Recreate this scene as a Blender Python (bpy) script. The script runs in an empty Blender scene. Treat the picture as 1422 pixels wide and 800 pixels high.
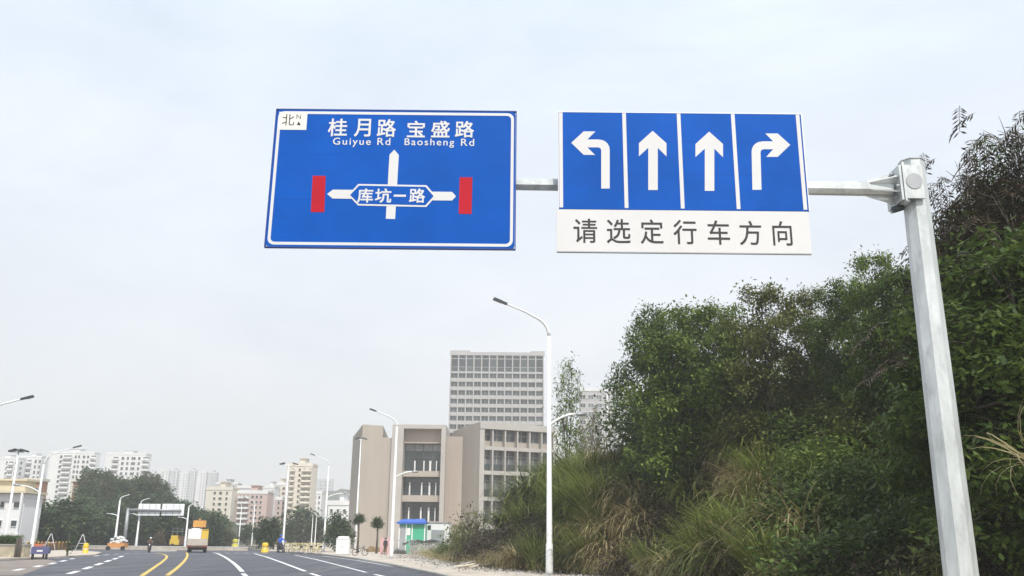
import bpy, bmesh, math, random
import numpy as np
from mathutils import Vector, Matrix
R = math.radians
SC = bpy.context.scene
COL = SC.collection
rnd = random.Random(7)

# ------------------------------------------------------------------ camera, light, exposure
F_PX, CX, CY, CAM_H = 1246.0, 711.0, 400.0, 1.8
PITCH, ROLL = R(15.68), R(0.55)
cam_data = bpy.data.cameras.new('camera')
cam_data.sensor_width = 36.0
cam_data.lens = 36.0 * F_PX / 1422.0
cam_data.clip_start, cam_data.clip_end = 0.1, 6000
cam = bpy.data.objects.new('camera', cam_data)
COL.objects.link(cam)
CAM_R = Matrix.Rotation(math.pi / 2 + PITCH, 3, 'X') @ Matrix.Rotation(ROLL, 3, 'Z')
cam.matrix_world = Matrix.Translation((0, 0, CAM_H)) @ CAM_R.to_4x4()
SC.camera = cam

SUN_EL, SUN_AZ = R(50), R(160)          # azimuth clockwise from the camera heading (+Y)
world = bpy.data.worlds.new('World')
SC.world = world
world.use_nodes = True
wn, wl = world.node_tree.nodes, world.node_tree.links
bg = wn['Background']
sky = wn.new('ShaderNodeTexSky')
sky.sky_type = 'NISHITA'
sky.sun_disc = False
sky.sun_elevation, sky.sun_rotation = SUN_EL, SUN_AZ
sky.altitude, sky.air_density, sky.dust_density, sky.ozone_density = 0, 1.0, 2.2, 1.0
geo = wn.new('ShaderNodeTexCoord')
mp = wn.new('ShaderNodeMapping')
mp.inputs['Scale'].default_value = (1.3, 1.1, 3.2)
mp.inputs['Rotation'].default_value = (0.2, 0.5, 0.6)
cn = wn.new('ShaderNodeTexNoise')
cn.inputs['Scale'].default_value, cn.inputs['Detail'].default_value, cn.inputs['Roughness'].default_value = 2.2, 7, 0.55
cn.inputs['Distortion'].default_value = 0.4
cr = wn.new('ShaderNodeValToRGB')
cr.color_ramp.elements[0].position, cr.color_ramp.elements[1].position = 0.36, 0.76
cr.color_ramp.elements[0].color = (0.76, 0.76, 0.76, 1)
cr.color_ramp.elements[1].color = (0.99, 0.99, 0.99, 1)
cm = wn.new('ShaderNodeMix')
cm.data_type = 'RGBA'
CLOUD = (9.3, 9.5, 9.75, 1)
cm.inputs[7].default_value = CLOUD
sx = wn.new('ShaderNodeSeparateXYZ'); wl.new(geo.outputs['Generated'], sx.inputs[0])
hr = wn.new('ShaderNodeValToRGB')                    # thin cloud: creamy low down, bluer towards the zenith
hr.color_ramp.elements[0].position, hr.color_ramp.elements[1].position = 0.06, 0.52
hr.color_ramp.elements[0].color, hr.color_ramp.elements[1].color = (1.0, 0.985, 0.965, 1), (0.86, 0.94, 1.04, 1)
wl.new(sx.outputs['Z'], hr.inputs['Fac'])
hm_ = wn.new('ShaderNodeMix'); hm_.data_type = 'RGBA'; hm_.blend_type = 'MULTIPLY'; hm_.inputs[0].default_value = 1.0; hm_.inputs[7].default_value = CLOUD
wl.new(hr.outputs['Color'], hm_.inputs[6]); wl.new(hm_.outputs[2], cm.inputs[7])
wl.new(geo.outputs['Generated'], mp.inputs['Vector'])
wl.new(mp.outputs['Vector'], cn.inputs['Vector'])
wl.new(cn.outputs['Fac'], cr.inputs['Fac'])
wl.new(cr.outputs['Color'], cm.inputs[0])
wl.new(sky.outputs['Color'], cm.inputs[6])
wl.new(cm.outputs[2], bg.inputs['Color'])
bg.inputs['Strength'].default_value = 0.1
sun_data = bpy.data.lights.new('sun', 'SUN')
sun_data.energy, sun_data.angle, sun_data.color = 3.4, R(0.6), (1.0, 0.955, 0.89)
sun = bpy.data.objects.new('sun', sun_data)
COL.objects.link(sun)
sd = Vector((math.sin(SUN_AZ) * math.cos(SUN_EL), math.cos(SUN_AZ) * math.cos(SUN_EL), math.sin(SUN_EL)))
sun.rotation_euler = sd.to_track_quat('Z', 'Y').to_euler()
vs = SC.view_settings
vs.view_transform, vs.look, vs.gamma, vs.use_curve_mapping = 'Standard', 'None', 1.0, False
vs.exposure = 0.2
cy = SC.cycles
cy.use_denoising = True
cy.max_bounces, cy.diffuse_bounces, cy.glossy_bounces, cy.transmission_bounces = 5, 3, 2, 4
cy.volume_bounces = 1
cy.sample_clamp_indirect = 4.0

# ------------------------------------------------------------------ measuring helpers
def ray(px, py):
    return CAM_R @ Vector(((px - CX) / F_PX, -(py - CY) / F_PX, -1.0))
def at(px, py, Y):
    d = ray(px, py); t = Y / d.y
    return Vector((d.x * t, Y, CAM_H + d.z * t))
def gp(px, py, z=0.0):
    d = ray(px, py); t = (z - CAM_H) / d.z
    return Vector((d.x * t, d.y * t, z))

# ------------------------------------------------------------------ materials
def node_mat(name):
    m = bpy.data.materials.new(name); m.use_nodes = True
    return m, m.node_tree.nodes, m.node_tree.links, m.node_tree.nodes['Principled BSDF']
_mats = {}
def mat(name, col, rough=0.7, metal=0.0, var=0.12, scale=3.0, bump=0.0, bscale=40.0, streak=0.0, island=0.0, spec=0.5, transl=0.0):
    if name in _mats: return _mats[name]
    m, n, l, b = node_mat(name)
    b.inputs['Roughness'].default_value = rough
    b.inputs['Metallic'].default_value = metal
    b.inputs['Specular IOR Level'].default_value = spec
    tc = n.new('ShaderNodeTexCoord')
    nz = n.new('ShaderNodeTexNoise'); nz.inputs['Scale'].default_value = scale; nz.inputs['Detail'].default_value = 6
    nz.inputs['Roughness'].default_value = 0.62
    l.new(tc.outputs['Object'], nz.inputs['Vector'])
    if streak:
        mpn = n.new('ShaderNodeMapping'); mpn.inputs['Scale'].default_value = (1, 1, streak)
        l.new(tc.outputs['Object'], mpn.inputs['Vector']); l.new(mpn.outputs['Vector'], nz.inputs['Vector'])
    rp = n.new('ShaderNodeValToRGB')
    rp.color_ramp.elements[0].position, rp.color_ramp.elements[1].position = 0.28, 0.74
    rp.color_ramp.elements[0].color = (*[c * (1 - var * 1.3) for c in col], 1)
    rp.color_ramp.elements[1].color = (*[min(1, c * (1 + var)) for c in col], 1)
    l.new(nz.outputs['Fac'], rp.inputs['Fac'])
    l.new(rp.outputs['Color'], b.inputs['Base Color'])
    if bump:
        n2 = n.new('ShaderNodeTexNoise'); n2.inputs['Scale'].default_value = bscale; n2.inputs['Detail'].default_value = 4
        l.new(tc.outputs['Object'], n2.inputs['Vector'])
        bp = n.new('ShaderNodeBump'); bp.inputs['Strength'].default_value = bump; bp.inputs['Distance'].default_value = 0.03
        l.new(n2.outputs['Fac'], bp.inputs['Height']); l.new(bp.outputs['Normal'], b.inputs['Normal'])
    _mats[name] = m
    return m
def leaf_mat(name, cols, transl=0.35, rough=0.5, patch=0.35):
    """foliage: each leaf its own hue between cols, plus broad patches; light passes through thin leaves"""
    m, n, l, b = node_mat(name)
    g = n.new('ShaderNodeNewGeometry')
    tc = n.new('ShaderNodeTexCoord')
    nz = n.new('ShaderNodeTexNoise'); nz.inputs['Scale'].default_value = 0.9; nz.inputs['Detail'].default_value = 2
    l.new(tc.outputs['Object'], nz.inputs['Vector'])
    mx = n.new('ShaderNodeMix'); mx.data_type = 'FLOAT'; mx.inputs[0].default_value = patch
    l.new(g.outputs['Random Per Island'], mx.inputs[2]); l.new(nz.outputs['Fac'], mx.inputs[3])
    rp = n.new('ShaderNodeValToRGB'); cr_ = rp.color_ramp
    while len(cr_.elements) < len(cols): cr_.elements.new(0.5)
    for i, c in enumerate(cols):
        cr_.elements[i].position = i / (len(cols) - 1); cr_.elements[i].color = (*c, 1)
    l.new(mx.outputs[0], rp.inputs['Fac']); l.new(rp.outputs['Color'], b.inputs['Base Color'])
    b.inputs['Roughness'].default_value = rough
    b.inputs['Specular IOR Level'].default_value = 0.3
    tr = n.new('ShaderNodeBsdfTranslucent'); l.new(rp.outputs['Color'], tr.inputs['Color'])
    ms = n.new('ShaderNodeMixShader'); ms.inputs[0].default_value = transl
    out = n['Material Output']
    l.new(b.outputs[0], ms.inputs[1]); l.new(tr.outputs[0], ms.inputs[2]); l.new(ms.outputs[0], out.inputs['Surface'])
    return m

M_STEEL = mat('galvanised_steel', (0.60, 0.63, 0.62), 0.45, 0.35, 0.20, 4.5, 0.08, 25, streak=0.3)
M_BLUE = mat('sign_blue', (0.003, 0.092, 0.44), 0.6, 0, 0.12, 1.1, spec=0.12)
M_BLUE_EDGE = mat('sign_blue_edge', (0.02, 0.06, 0.26), 0.5, 0, 0.05)
M_SWHITE = mat('sign_white', (0.70, 0.692, 0.68), 0.6, 0, 0.035, 1.2, spec=0.15)
M_SBADGE = mat('sign_badge_white', (0.80, 0.78, 0.70), 0.5, 0, 0.05, 4)
M_SRED = mat('sign_red', (0.48, 0.016, 0.03), 0.6, 0, 0.06, spec=0.12)
M_SBLACK = mat('sign_black', (0.025, 0.023, 0.022), 0.6, 0, 0.05)
M_BACK = mat('sign_back_metal', (0.86, 0.87, 0.87), 0.5, 0, 0.04)
M_LAMPW = mat('white_pole_paint', (0.76, 0.77, 0.76), 0.4, 0, 0.05, 1.5)
M_LAMPD = mat('dark_lamp_housing', (0.05, 0.06, 0.065), 0.5, 0.2, 0.1)
M_ASPH = mat('asphalt', (0.090, 0.094, 0.112), 0.85, 0, 0.22, 0.16, 0.4, 60)
M_DUST = mat('dusty_asphalt', (0.255, 0.215, 0.185), 0.95, 0, 0.2, 0.25, 0.4, 40)
M_PAVE = mat('pale_pavement', (0.54, 0.475, 0.395), 0.9, 0, 0.26, 0.7, 0.3, 25)
M_KERB = mat('kerb_stone', (0.34, 0.33, 0.31), 0.85, 0, 0.15, 0.8)
M_LWHITE = mat('road_paint_white', (0.80, 0.80, 0.80), 0.7, 0, 0.12, 1.5)
M_LYEL = mat('road_paint_yellow', (0.72, 0.50, 0.12), 0.7, 0, 0.15, 1.5)
M_EARTH = mat('dry_earth', (0.19, 0.165, 0.115), 0.95, 0, 0.3, 0.12, 0.5, 8)
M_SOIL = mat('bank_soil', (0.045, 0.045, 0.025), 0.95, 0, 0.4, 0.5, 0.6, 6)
M_BARK = mat('bark', (0.10, 0.085, 0.065), 0.9, 0, 0.3, 5, 0.5, 20, streak=0.2)
M_PALEBARK = mat('pale_bark', (0.27, 0.235, 0.19), 0.9, 0, 0.3, 5)
M_STONE = mat('beige_stone', (0.41, 0.362, 0.308), 0.85, 0, 0.10, 0.12, 0.1, 3, streak=0.3)
M_STONE_PINK = mat('pinkish_stone', (0.415, 0.352, 0.30), 0.85, 0, 0.10, 0.12, 0.1, 3, streak=0.3)
M_STONE_TRIM = mat('pale_stone_trim', (0.43, 0.405, 0.372), 0.8, 0, 0.08, 0.3)
M_GLASS = mat('dark_window_glass', (0.04, 0.05, 0.05), 0.15, 0, 0.4, 0.35, spec=0.6)
M_GLASS2 = mat('grey_window_glass', (0.10, 0.11, 0.115), 0.2, 0, 0.5, 0.5, spec=0.6)
M_GLASS3 = mat('pale_blind_glass', (0.27, 0.275, 0.27), 0.4, 0, 0.3, 0.6)
M_CONC = mat('tower_concrete', (0.42, 0.41, 0.40), 0.85, 0, 0.06, 0.1)
M_WPAINT = mat('white_render', (0.74, 0.74, 0.73), 0.8, 0, 0.06, 0.15)
M_GPAINT = mat('grey_render', (0.48, 0.49, 0.50), 0.8, 0, 0.08, 0.15)
M_CREAM = mat('cream_render', (0.68, 0.63, 0.54), 0.8, 0, 0.08, 0.15)
M_PINK = mat('rose_render', (0.56, 0.43, 0.39), 0.8, 0, 0.10, 0.15)
M_TERRA = mat('terracotta_brick', (0.36, 0.19, 0.12), 0.85, 0, 0.15, 0.3)
M_OCHRE = mat('ochre_roof', (0.62, 0.55, 0.40), 0.8, 0, 0.15, 0.4)
M_YEL = mat('yellow_plastic', (0.78, 0.50, 0.02), 0.45, 0, 0.12, 4)
M_ORANGE = mat('orange_plastic', (0.66, 0.30, 0.09), 0.6, 0, 0.12, 4)
M_CARY = mat('yellow_vehicle_paint', (0.72, 0.50, 0.06), 0.4, 0, 0.1, 2)
M_WHITEV = mat('white_vehicle_paint', (0.82, 0.81, 0.79), 0.4, 0, 0.05, 2)
M_DIRTY = mat('dusty_beige_metal', (0.50, 0.45, 0.38), 0.6, 0, 0.15, 2)
M_DARK = mat('dark_rubber', (0.025, 0.025, 0.028), 0.7, 0, 0.2, 5)
M_BROWN = mat('rust_brown', (0.12, 0.065, 0.04), 0.8, 0, 0.3, 4)
M_INDIGO = mat('indigo_metal', (0.11, 0.11, 0.23), 0.5, 0.1, 0.15, 3)
M_RBLUE = mat('bright_blue_cloth', (0.03, 0.13, 0.62), 0.7, 0, 0.15, 4)
M_CLOTHD = mat('dark_cloth', (0.04, 0.035, 0.045), 0.85, 0, 0.2, 6)
M_CLOTHB = mat('brown_cloth', (0.16, 0.09, 0.07), 0.85, 0, 0.2, 6)
M_SKIN = mat('skin', (0.42, 0.25, 0.17), 0.55, 0, 0.06, 9)
M_HAIR = mat('black_hair', (0.015, 0.013, 0.012), 0.5, 0, 0.2, 20)
M_GREENP = mat('green_panel', (0.06, 0.42, 0.24), 0.5, 0, 0.08, 1.2)
M_BROOF = mat('blue_roof_sheet', (0.03, 0.12, 0.52), 0.45, 0, 0.1, 1.5)
M_RUBBLE = mat('grey_rubble', (0.47, 0.45, 0.42), 0.9, 0, 0.25, 1.5)
M_TARP = mat('black_tarp', (0.02, 0.024, 0.022), 0.6, 0, 0.3, 2)
M_PLANK = mat('pale_plank', (0.58, 0.52, 0.42), 0.8, 0, 0.2, 2)
M_PINKP = mat('pink_panel', (0.62, 0.38, 0.38), 0.6, 0, 0.1, 2)
M_GREY = mat('grey_metal', (0.38, 0.39, 0.40), 0.5, 0.4, 0.1, 3)
M_REDP = mat('red_plastic', (0.60, 0.05, 0.07), 0.5, 0, 0.1, 3)
M_LENS = mat('red_lens', (0.35, 0.02, 0.02), 0.25, 0, 0.05, 3)

def vary_by_object(m, amount):
    """each pane, plank or stone differs in tone at random: a per-object brightness offset"""
    n, l = m.node_tree.nodes, m.node_tree.links; b = n['Principled BSDF']
    src = b.inputs['Base Color'].links[0].from_socket
    oi = n.new('ShaderNodeObjectInfo'); mr = n.new('ShaderNodeMapRange'); mr.inputs[3].default_value = 1 - amount; mr.inputs[4].default_value = 1 + amount * 1.6
    hs = n.new('ShaderNodeHueSaturation'); l.new(oi.outputs['Random'], mr.inputs[0]); l.new(mr.outputs[0], hs.inputs['Value']); l.new(src, hs.inputs['Color']); l.new(hs.outputs[0], b.inputs['Base Color'])
for m_, a_ in ((M_GLASS, .45), (M_GLASS2, .5), (M_GLASS3, .25), (M_PLANK, .3), (M_RUBBLE, .2)): vary_by_object(m_, a_)
def overlay(m, col, scale, stretch, rot, lo, hi, detail=8, amount=1.0):
    """stains and wear of another colour, a stretched noise deciding where"""
    n, l = m.node_tree.nodes, m.node_tree.links; b = n['Principled BSDF']
    src = b.inputs['Base Color'].links[0].from_socket
    tc = n.new('ShaderNodeTexCoord'); mpn = n.new('ShaderNodeMapping'); mpn.inputs['Scale'].default_value = stretch; mpn.inputs['Rotation'].default_value = (0, 0, rot)
    nz = n.new('ShaderNodeTexNoise'); nz.inputs['Scale'].default_value = scale; nz.inputs['Detail'].default_value = detail; nz.inputs['Roughness'].default_value = .68
    mr = n.new('ShaderNodeMapRange'); mr.inputs[1].default_value, mr.inputs[2].default_value, mr.inputs[4].default_value = lo, hi, amount
    mx = n.new('ShaderNodeMix'); mx.data_type = 'RGBA'; mx.inputs[7].default_value = (*col, 1)
    l.new(tc.outputs['Object'], mpn.inputs['Vector']); l.new(mpn.outputs['Vector'], nz.inputs['Vector']); l.new(nz.outputs['Fac'], mr.inputs[0]); l.new(mr.outputs[0], mx.inputs[0])
    l.new(src, mx.inputs[6]); l.new(mx.outputs[2], b.inputs['Base Color'])
overlay(M_ASPH, (0.155, 0.15, 0.15), 0.9, (1.0, 0.06, 1), R(-18), .48, .68, amount=1.0)
overlay(M_ASPH, (0.05, 0.05, 0.058), 1.4, (1.0, 0.12, 1), R(-18), .54, .70, amount=.9)
overlay(M_LWHITE, (0.22, 0.22, 0.225), 3.0, (1, 1, 1), 0, .55, .70, amount=.8)
overlay(M_LYEL, (0.20, 0.17, 0.12), 3.0, (1, 1, 1), 0, .56, .72, amount=.7)
overlay(M_STONE, (0.33, 0.29, 0.255), 0.5, (1, 1, .12), 0, .50, .78, amount=.5)
overlay(M_STONE_PINK, (0.33, 0.28, 0.25), 0.5, (1, 1, .12), 0, .50, .78, amount=.5)
overlay(M_SWHITE, (0.60, 0.585, 0.55), 2.0, (1, 1, .25), 0, .56, .85, amount=.45)
overlay(M_BLUE, (0.012, 0.075, 0.36), 1.6, (.5, 1, 3.0), 0, .52, .80, amount=.5)
overlay(M_STEEL, (0.33, 0.34, 0.335), 9.0, (1, 1, .35), 0, .52, .72, amount=.55)
# ------------------------------------------------------------------ mesh helpers
class MB:
    """collects shapes; build() links them as ONE mesh object"""
    def __init__(s): s.v, s.f, s.mi, s.sm = [], [], [], []
    def face(s, idx, mi=0, sm=False): s.f.append(tuple(idx)); s.mi.append(mi); s.sm.append(sm)
    def box(s, x0, x1, y0, y1, z0, z1, mi=0, M=None):
        o = len(s.v)
        for x in (x0, x1):
            for y in (y0, y1):
                for z in (z0, z1):
                    p = Vector((x, y, z)); s.v.append(M @ p if M else p)
        for q in ((0, 1, 3, 2), (4, 6, 7, 5), (0, 4, 5, 1), (2, 3, 7, 6), (0, 2, 6, 4), (1, 5, 7, 3)):
            s.face([o + i for i in q], mi)
        return s
    def tube(s, pts, radii, n=8, mi=0, cap=True, sm=True, twist=0.0):
        pts = [Vector(p) for p in pts]
        if not hasattr(radii, '__len__'): radii = [radii] * len(pts)
        o = len(s.v); up = None
        for i, p in enumerate(pts):
            t = (pts[min(i + 1, len(pts) - 1)] - pts[max(i - 1, 0)]).normalized()
            if up is None:
                a = Vector((1, 0, 0)) if abs(t.x) < 0.8 else Vector((0, 1, 0))
                up = (a - t * a.dot(t)).normalized()
            else:
                up = (up - t * up.dot(t)).normalized()
            w = t.cross(up)
            for k in range(n):
                a = 2 * math.pi * k / n + twist
                s.v.append(p + (up * math.cos(a) + w * math.sin(a)) * radii[i])
        for i in range(len(pts) - 1):
            for k in range(n):
                a, b = o + i * n + k, o + i * n + (k + 1) % n
                s.face((a, b, b + n, a + n), mi, sm)
        if cap:
            s.face([o + k for k in range(n)][::-1], mi)
            s.face([o + (len(pts) - 1) * n + k for k in range(n)], mi)
        return s
    def lathe(s, prof, n=16, c=(0, 0, 0), mi=0, sm=True):
        o = len(s.v); c = Vector(c)
        for r, z in prof:
            for k in range(n):
                a = 2 * math.pi * k / n
                s.v.append(c + Vector((r * math.cos(a), r * math.sin(a), z)))
        for i in range(len(prof) - 1):
            for k in range(n):
                a, b = o + i * n + k, o + i * n + (k + 1) % n
                s.face((a, b, b + n, a + n), mi, sm)
        s.face([o + k for k in range(n)][::-1], mi); s.face([o + (len(prof) - 1) * n + k for k in range(n)], mi)
        return s
    def prism(s, pts, d, mi=0):
        """pts: closed outline of 3-D points; d: extrusion vector"""
        o = len(s.v); n = len(pts); d = Vector(d)
        for p in pts: s.v.append(Vector(p))
        for p in pts: s.v.append(Vector(p) + d)
        s.face(range(o, o + n), mi); s.face(list(range(o + n, o + 2 * n))[::-1], mi)
        for i in range(n):
            j = (i + 1) % n
            s.face((o + i, o + n + i, o + n + j, o + j), mi)
        return s
    def build(s, name, mats, parent=None, loc=None):
        me = bpy.data.meshes.new(name)
        me.from_pydata([tuple(v) for v in s.v], [], s.f)
        for m in (mats if isinstance(mats, (list, tuple)) else [mats]): me.materials.append(m)
        me.polygons.foreach_set('material_index', s.mi)
        me.polygons.foreach_set('use_smooth', s.sm)
        bm = bmesh.new(); bm.from_mesh(me); bmesh.ops.recalc_face_normals(bm, faces=bm.faces); bm.to_mesh(me); bm.free()
        return link(name, me, parent, loc)
def link(name, me, parent=None, loc=None):
    o = bpy.data.objects.new(name, me); COL.objects.link(o)
    if parent: o.parent = parent
    if loc is not None: o.location = loc
    return o
def tag(o, label=None, cat=None, group=None, kind=None):
    if label: o['label'] = label
    if cat: o['category'] = cat
    if group: o['group'] = group
    if kind: o['kind'] = kind
    return o
def thing(name, label, cat, loc=(0, 0, 0), rz=0.0, group=None):
    o = bpy.data.objects.new(name, None); COL.objects.link(o)
    o.location = loc; o.rotation_euler = (0, 0, rz); o.empty_display_size = 0.2
    return tag(o, label, cat, group)
def dup(root, loc, rz=0.0, sc=1.0, label=None, group=None):
    def cp(o, par):
        c = o.copy(); COL.objects.link(c)
        if par: c.parent = par
        for ch in o.children: cp(ch, c)
        return c
    r = cp(root, None)
    r.location = loc; r.rotation_euler = (0, 0, rz)
    r.scale = (sc, sc, sc) if not hasattr(sc, '__len__') else sc
    if label: r['label'] = label
    if group: r['group'] = group
    return r
def kill(root):
    for c in list(root.children_recursive): bpy.data.objects.remove(c)
    bpy.data.objects.remove(root)
def sheet(name, pts, m, z, kind='structure', thick=0.0):
    mb = MB()
    if thick: mb.prism([(p[0], p[1], z) for p in pts], (0, 0, -thick))
    else:
        for p in pts: mb.v.append(Vector((p[0], p[1], z)))
        mb.face(range(len(pts)))
    o = mb.build(name, m)
    return tag(o, kind=kind)
def np_mesh(name, V, Q, m):
    """V (n,3) vertices, Q (k,4) quads"""
    me = bpy.data.meshes.new(name)
    me.vertices.add(len(V)); me.vertices.foreach_set('co', V.astype(np.float32).ravel())
    me.loops.add(Q.size); me.loops.foreach_set('vertex_index', Q.astype(np.int32).ravel())
    me.polygons.add(len(Q)); me.polygons.foreach_set('loop_start', np.arange(0, Q.size, 4, dtype=np.int32))
    me.polygons.foreach_set('loop_total', np.full(len(Q), 4, dtype=np.int32))
    me.update(calc_edges=True); me.validate()
    me.materials.append(m)
    return me
def lettering(items, name, m, parent):
    """items: (text, centre, width or None, height): font outlines as one mesh of letters standing in the XZ plane facing -Y"""
    mb = MB()
    for s_, c, w, h, bold in items:
        cu = bpy.data.curves.new('letters', 'FONT'); cu.body = s_; cu.size = 1
        if s_[0] < 'z' and len(s_) > 1: cu.space_character = 1.22
        o = bpy.data.objects.new('letters', cu); COL.objects.link(o)
        me = bpy.data.meshes.new_from_object(o.evaluated_get(bpy.context.evaluated_depsgraph_get()))
        bpy.data.objects.remove(o)
        vs_ = [v.co.copy() for v in me.vertices]
        x0, x1 = min(v.x for v in vs_), max(v.x for v in vs_); y0, y1 = min(v.y for v in vs_), max(v.y for v in vs_)
        sy = h / (y1 - y0) if h else w / (x1 - x0); sx = w / (x1 - x0) if w else sy
        offs = [(0, 0)] if not bold else [(-bold, -bold), (bold, bold), (-bold, bold), (bold, -bold)]
        for k, (ox, oz) in enumerate(offs):
            b0 = len(mb.v)
            for v in vs_:
                mb.v.append(Vector((c[0] + (v.x - (x0 + x1) / 2) * sx + ox, c[1] - 0.00015 * k, c[2] + (v.y - (y0 + y1) / 2) * sy + oz)))
            for p in me.polygons: mb.face([b0 + i for i in p.vertices])
    return mb.build(name, m, parent)

# ------------------------------------------------------------------ haze
hz = MB().box(-1450, 1450, -60, 1480, -1.2, 120).build('haze', [])
tag(hz, kind='stuff')
hm = bpy.data.materials.new('haze'); hm.use_nodes = True
hn = hm.node_tree.nodes; hn.remove(hn['Principled BSDF'])
pv = hn.new('ShaderNodeVolumePrincipled')
pv.inputs['Color'].default_value = (0.97, 0.97, 0.965, 1)
pv.inputs['Density'].default_value = 0.00085
pv.inputs['Anisotropy'].default_value = 0.25
hm.node_tree.links.new(pv.outputs[0], hn['Material Output'].inputs['Volume'])
hz.data.materials.append(hm)

# ------------------------------------------------------------------ ground, road, pavements
sheet('ground', [(-1400, -40), (1400, -40), (1400, 1400), (-1400, 1400)], M_EARTH, -0.03)
road_pts = [(3.7, -15), (3.6, 8), (2.4, 22), gp(608, 801), gp(540, 786), gp(491, 777), gp(445, 771), gp(405, 768),
            gp(365, 766.5), gp(345, 760), gp(330, 757.2), gp(200, 757), gp(100, 757.5), gp(30, 759.5),
            gp(-60, 765), (-75, 40), (-40, -15)]
sheet('road', road_pts, M_ASPH, 0.0)
sheet('road_shoulder', [gp(-60, 800), gp(30, 799), gp(62, 787), gp(80, 780), gp(64, 776.5), gp(30, 778), gp(-60, 782)], M_DUST, 0.004)
def kerbed(name, pts, m=M_PAVE, h=0.13):
    return sheet(name, pts, m, h, thick=h + 0.05)
kerb_line = [(3.7, -15), (3.6, 8), (2.4, 22), gp(608, 801), gp(540, 786), gp(491, 777), gp(445, 771), gp(405, 768), gp(365, 766.5)]
# kerb stones: a strip along the right edge of the carriageway
def strip(pts, w, z, m, name, h=0.0):
    mb = MB(); P = [Vector((p[0], p[1], 0)) for p in pts]; L, Rr = [], []
    for i, p in enumerate(P):
        t = (P[min(i + 1, len(P) - 1)] - P[max(i - 1, 0)]).normalized(); nn = Vector((t.y, -t.x, 0))
        L.append(p); Rr.append(p + nn * w)
    for i in range(len(P) - 1):
        a = [L[i], L[i + 1], Rr[i + 1], Rr[i]]
        if h: mb.prism([(q.x, q.y, z) for q in a], (0, 0, -h))
        else:
            o = len(mb.v); mb.v += [Vector((q.x, q.y, z)) for q in a]; mb.face((o, o + 1, o + 2, o + 3))
    return tag(mb.build(name, m), kind='structure')
strip(kerb_line, 0.30, 0.15, M_KERB, 'kerb', 0.2)
kerbed('pavement', [Vector((p[0], p[1], 0)) + Vector((0.302, 0.05, 0)) for p in kerb_line] +
       [gp(362, 762), gp(348, 757.5), gp(420, 757), gp(470, 757), gp(520, 757), (2, 130), (14, 60), (14, -15)])
kerbed('pavement_far', [gp(-40, 757.2), gp(60, 757.4), gp(120, 756.6), gp(330, 756.4), gp(344, 756.6), gp(344, 754.6), gp(200, 754.2), gp(60, 754.6), gp(-40, 755)])
kerbed('pavement_left', [gp(64, 776), gp(100, 774), gp(133, 771.6), gp(141, 768.5), gp(120, 766.5), gp(84, 765.5), gp(20, 769), gp(-60, 775), gp(-60, 781), gp(30, 777)])
kerbed('traffic_island', [gp(206, 766.6), gp(245, 766.6), gp(246, 764.8), gp(210, 764.8)], M_KERB, 0.1)
# road paint: each line a sheet of its own laid on the asphalt
def line_px(name, pts, wpx_m, m, z=0.006):
    P = [gp(*p) for p in pts]; return strip([p for p in P], wpx_m, z, m, name)
def smooth_px(pts, n=4):
    out = []
    for i in range(len(pts) - 1):
        p0, p1, p2, p3 = pts[max(i - 1, 0)], pts[i], pts[i + 1], pts[min(i + 2, len(pts) - 1)]
        for k in range(n):
            t = k / n
            out.append(tuple(0.5 * (2 * p1[j] + (p2[j] - p0[j]) * t + (2 * p0[j] - 5 * p1[j] + 4 * p2[j] - p3[j]) * t * t + (3 * p1[j] - p0[j] - 3 * p2[j] + p3[j]) * t ** 3) for j in (0, 1)))
    return out + [pts[-1]]
line_px('road_line_yellow', smooth_px([(193, 800), (210, 789), (224, 779.5), (230, 773.5), (226, 770), (216, 768.4)]), 0.22, M_LYEL)
line_px('road_line_yellow', smooth_px([(229, 799), (243, 789), (254, 779), (258.5, 772), (258, 767.4)]), 0.22, M_LYEL)
line_px('road_line_white', smooth_px([(333, 794), (324, 784), (313, 775.5), (303, 770), (295, 767.5)]), 0.26, M_LWHITE)
line_px('road_line_white', [(421, 793.5), (390, 781.5), (368, 773.5), (352, 769)], 0.24, M_LWHITE)
line_px('road_line_white', [(506, 795), (470, 785.5), (437, 777), (408, 771)], 0.20, M_LWHITE)
for pts in ([(338, 800), (334, 796.5)], [(442, 801), (428, 796.3)], [(540, 803), (517, 797.7)]):
    line_px('road_line_white', pts, 0.24, M_LWHITE)
line_px('road_line_white', [(618, 803), (548, 787.8), (495, 778.4), (447, 772.2)], 0.16, M_LWHITE)
for a, b in (((90, 797), (104, 793)), ((112, 790.5), (123, 787)), ((129, 785), (138, 782)), ((143, 780.5), (150, 778)), ((154, 777), (160, 775)), ((163, 773.8), (168, 772.2))):
    line_px('lane_dash', [a, b], 0.32, M_LWHITE)
for a, b in (((15, 792.5), (27, 790)), ((44, 787.5), (53, 785.4)), ((65, 783.6), (73, 781.8)), ((80, 780), (88, 778.2)), ((95, 776.6), (99, 775.6)), ((128, 772.4), (135, 771.6)), ((141, 771), (149, 770.4)), ((155, 770), (163, 769.5)), ((170, 769.2), (178, 768.9)), ((184, 768.7), (192, 768.5)), ((196, 768.5), (216, 768.3))):
    line_px('lane_dash', [a, b], 0.34, M_LWHITE)
for k in range(6):                                   # bars of the crossing beyond the stop line
    x = 302 + k * 13
    line_px('crossing_bar', [(x, 768.0), (x + 7.5, 768.3)], 0.5, M_LWHITE)
for k in range(5):
    x = 286 + k * 11
    line_px('crossing_bar', [(x, 760.2), (x + 5, 760.2)], 0.6, M_LWHITE)

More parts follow.
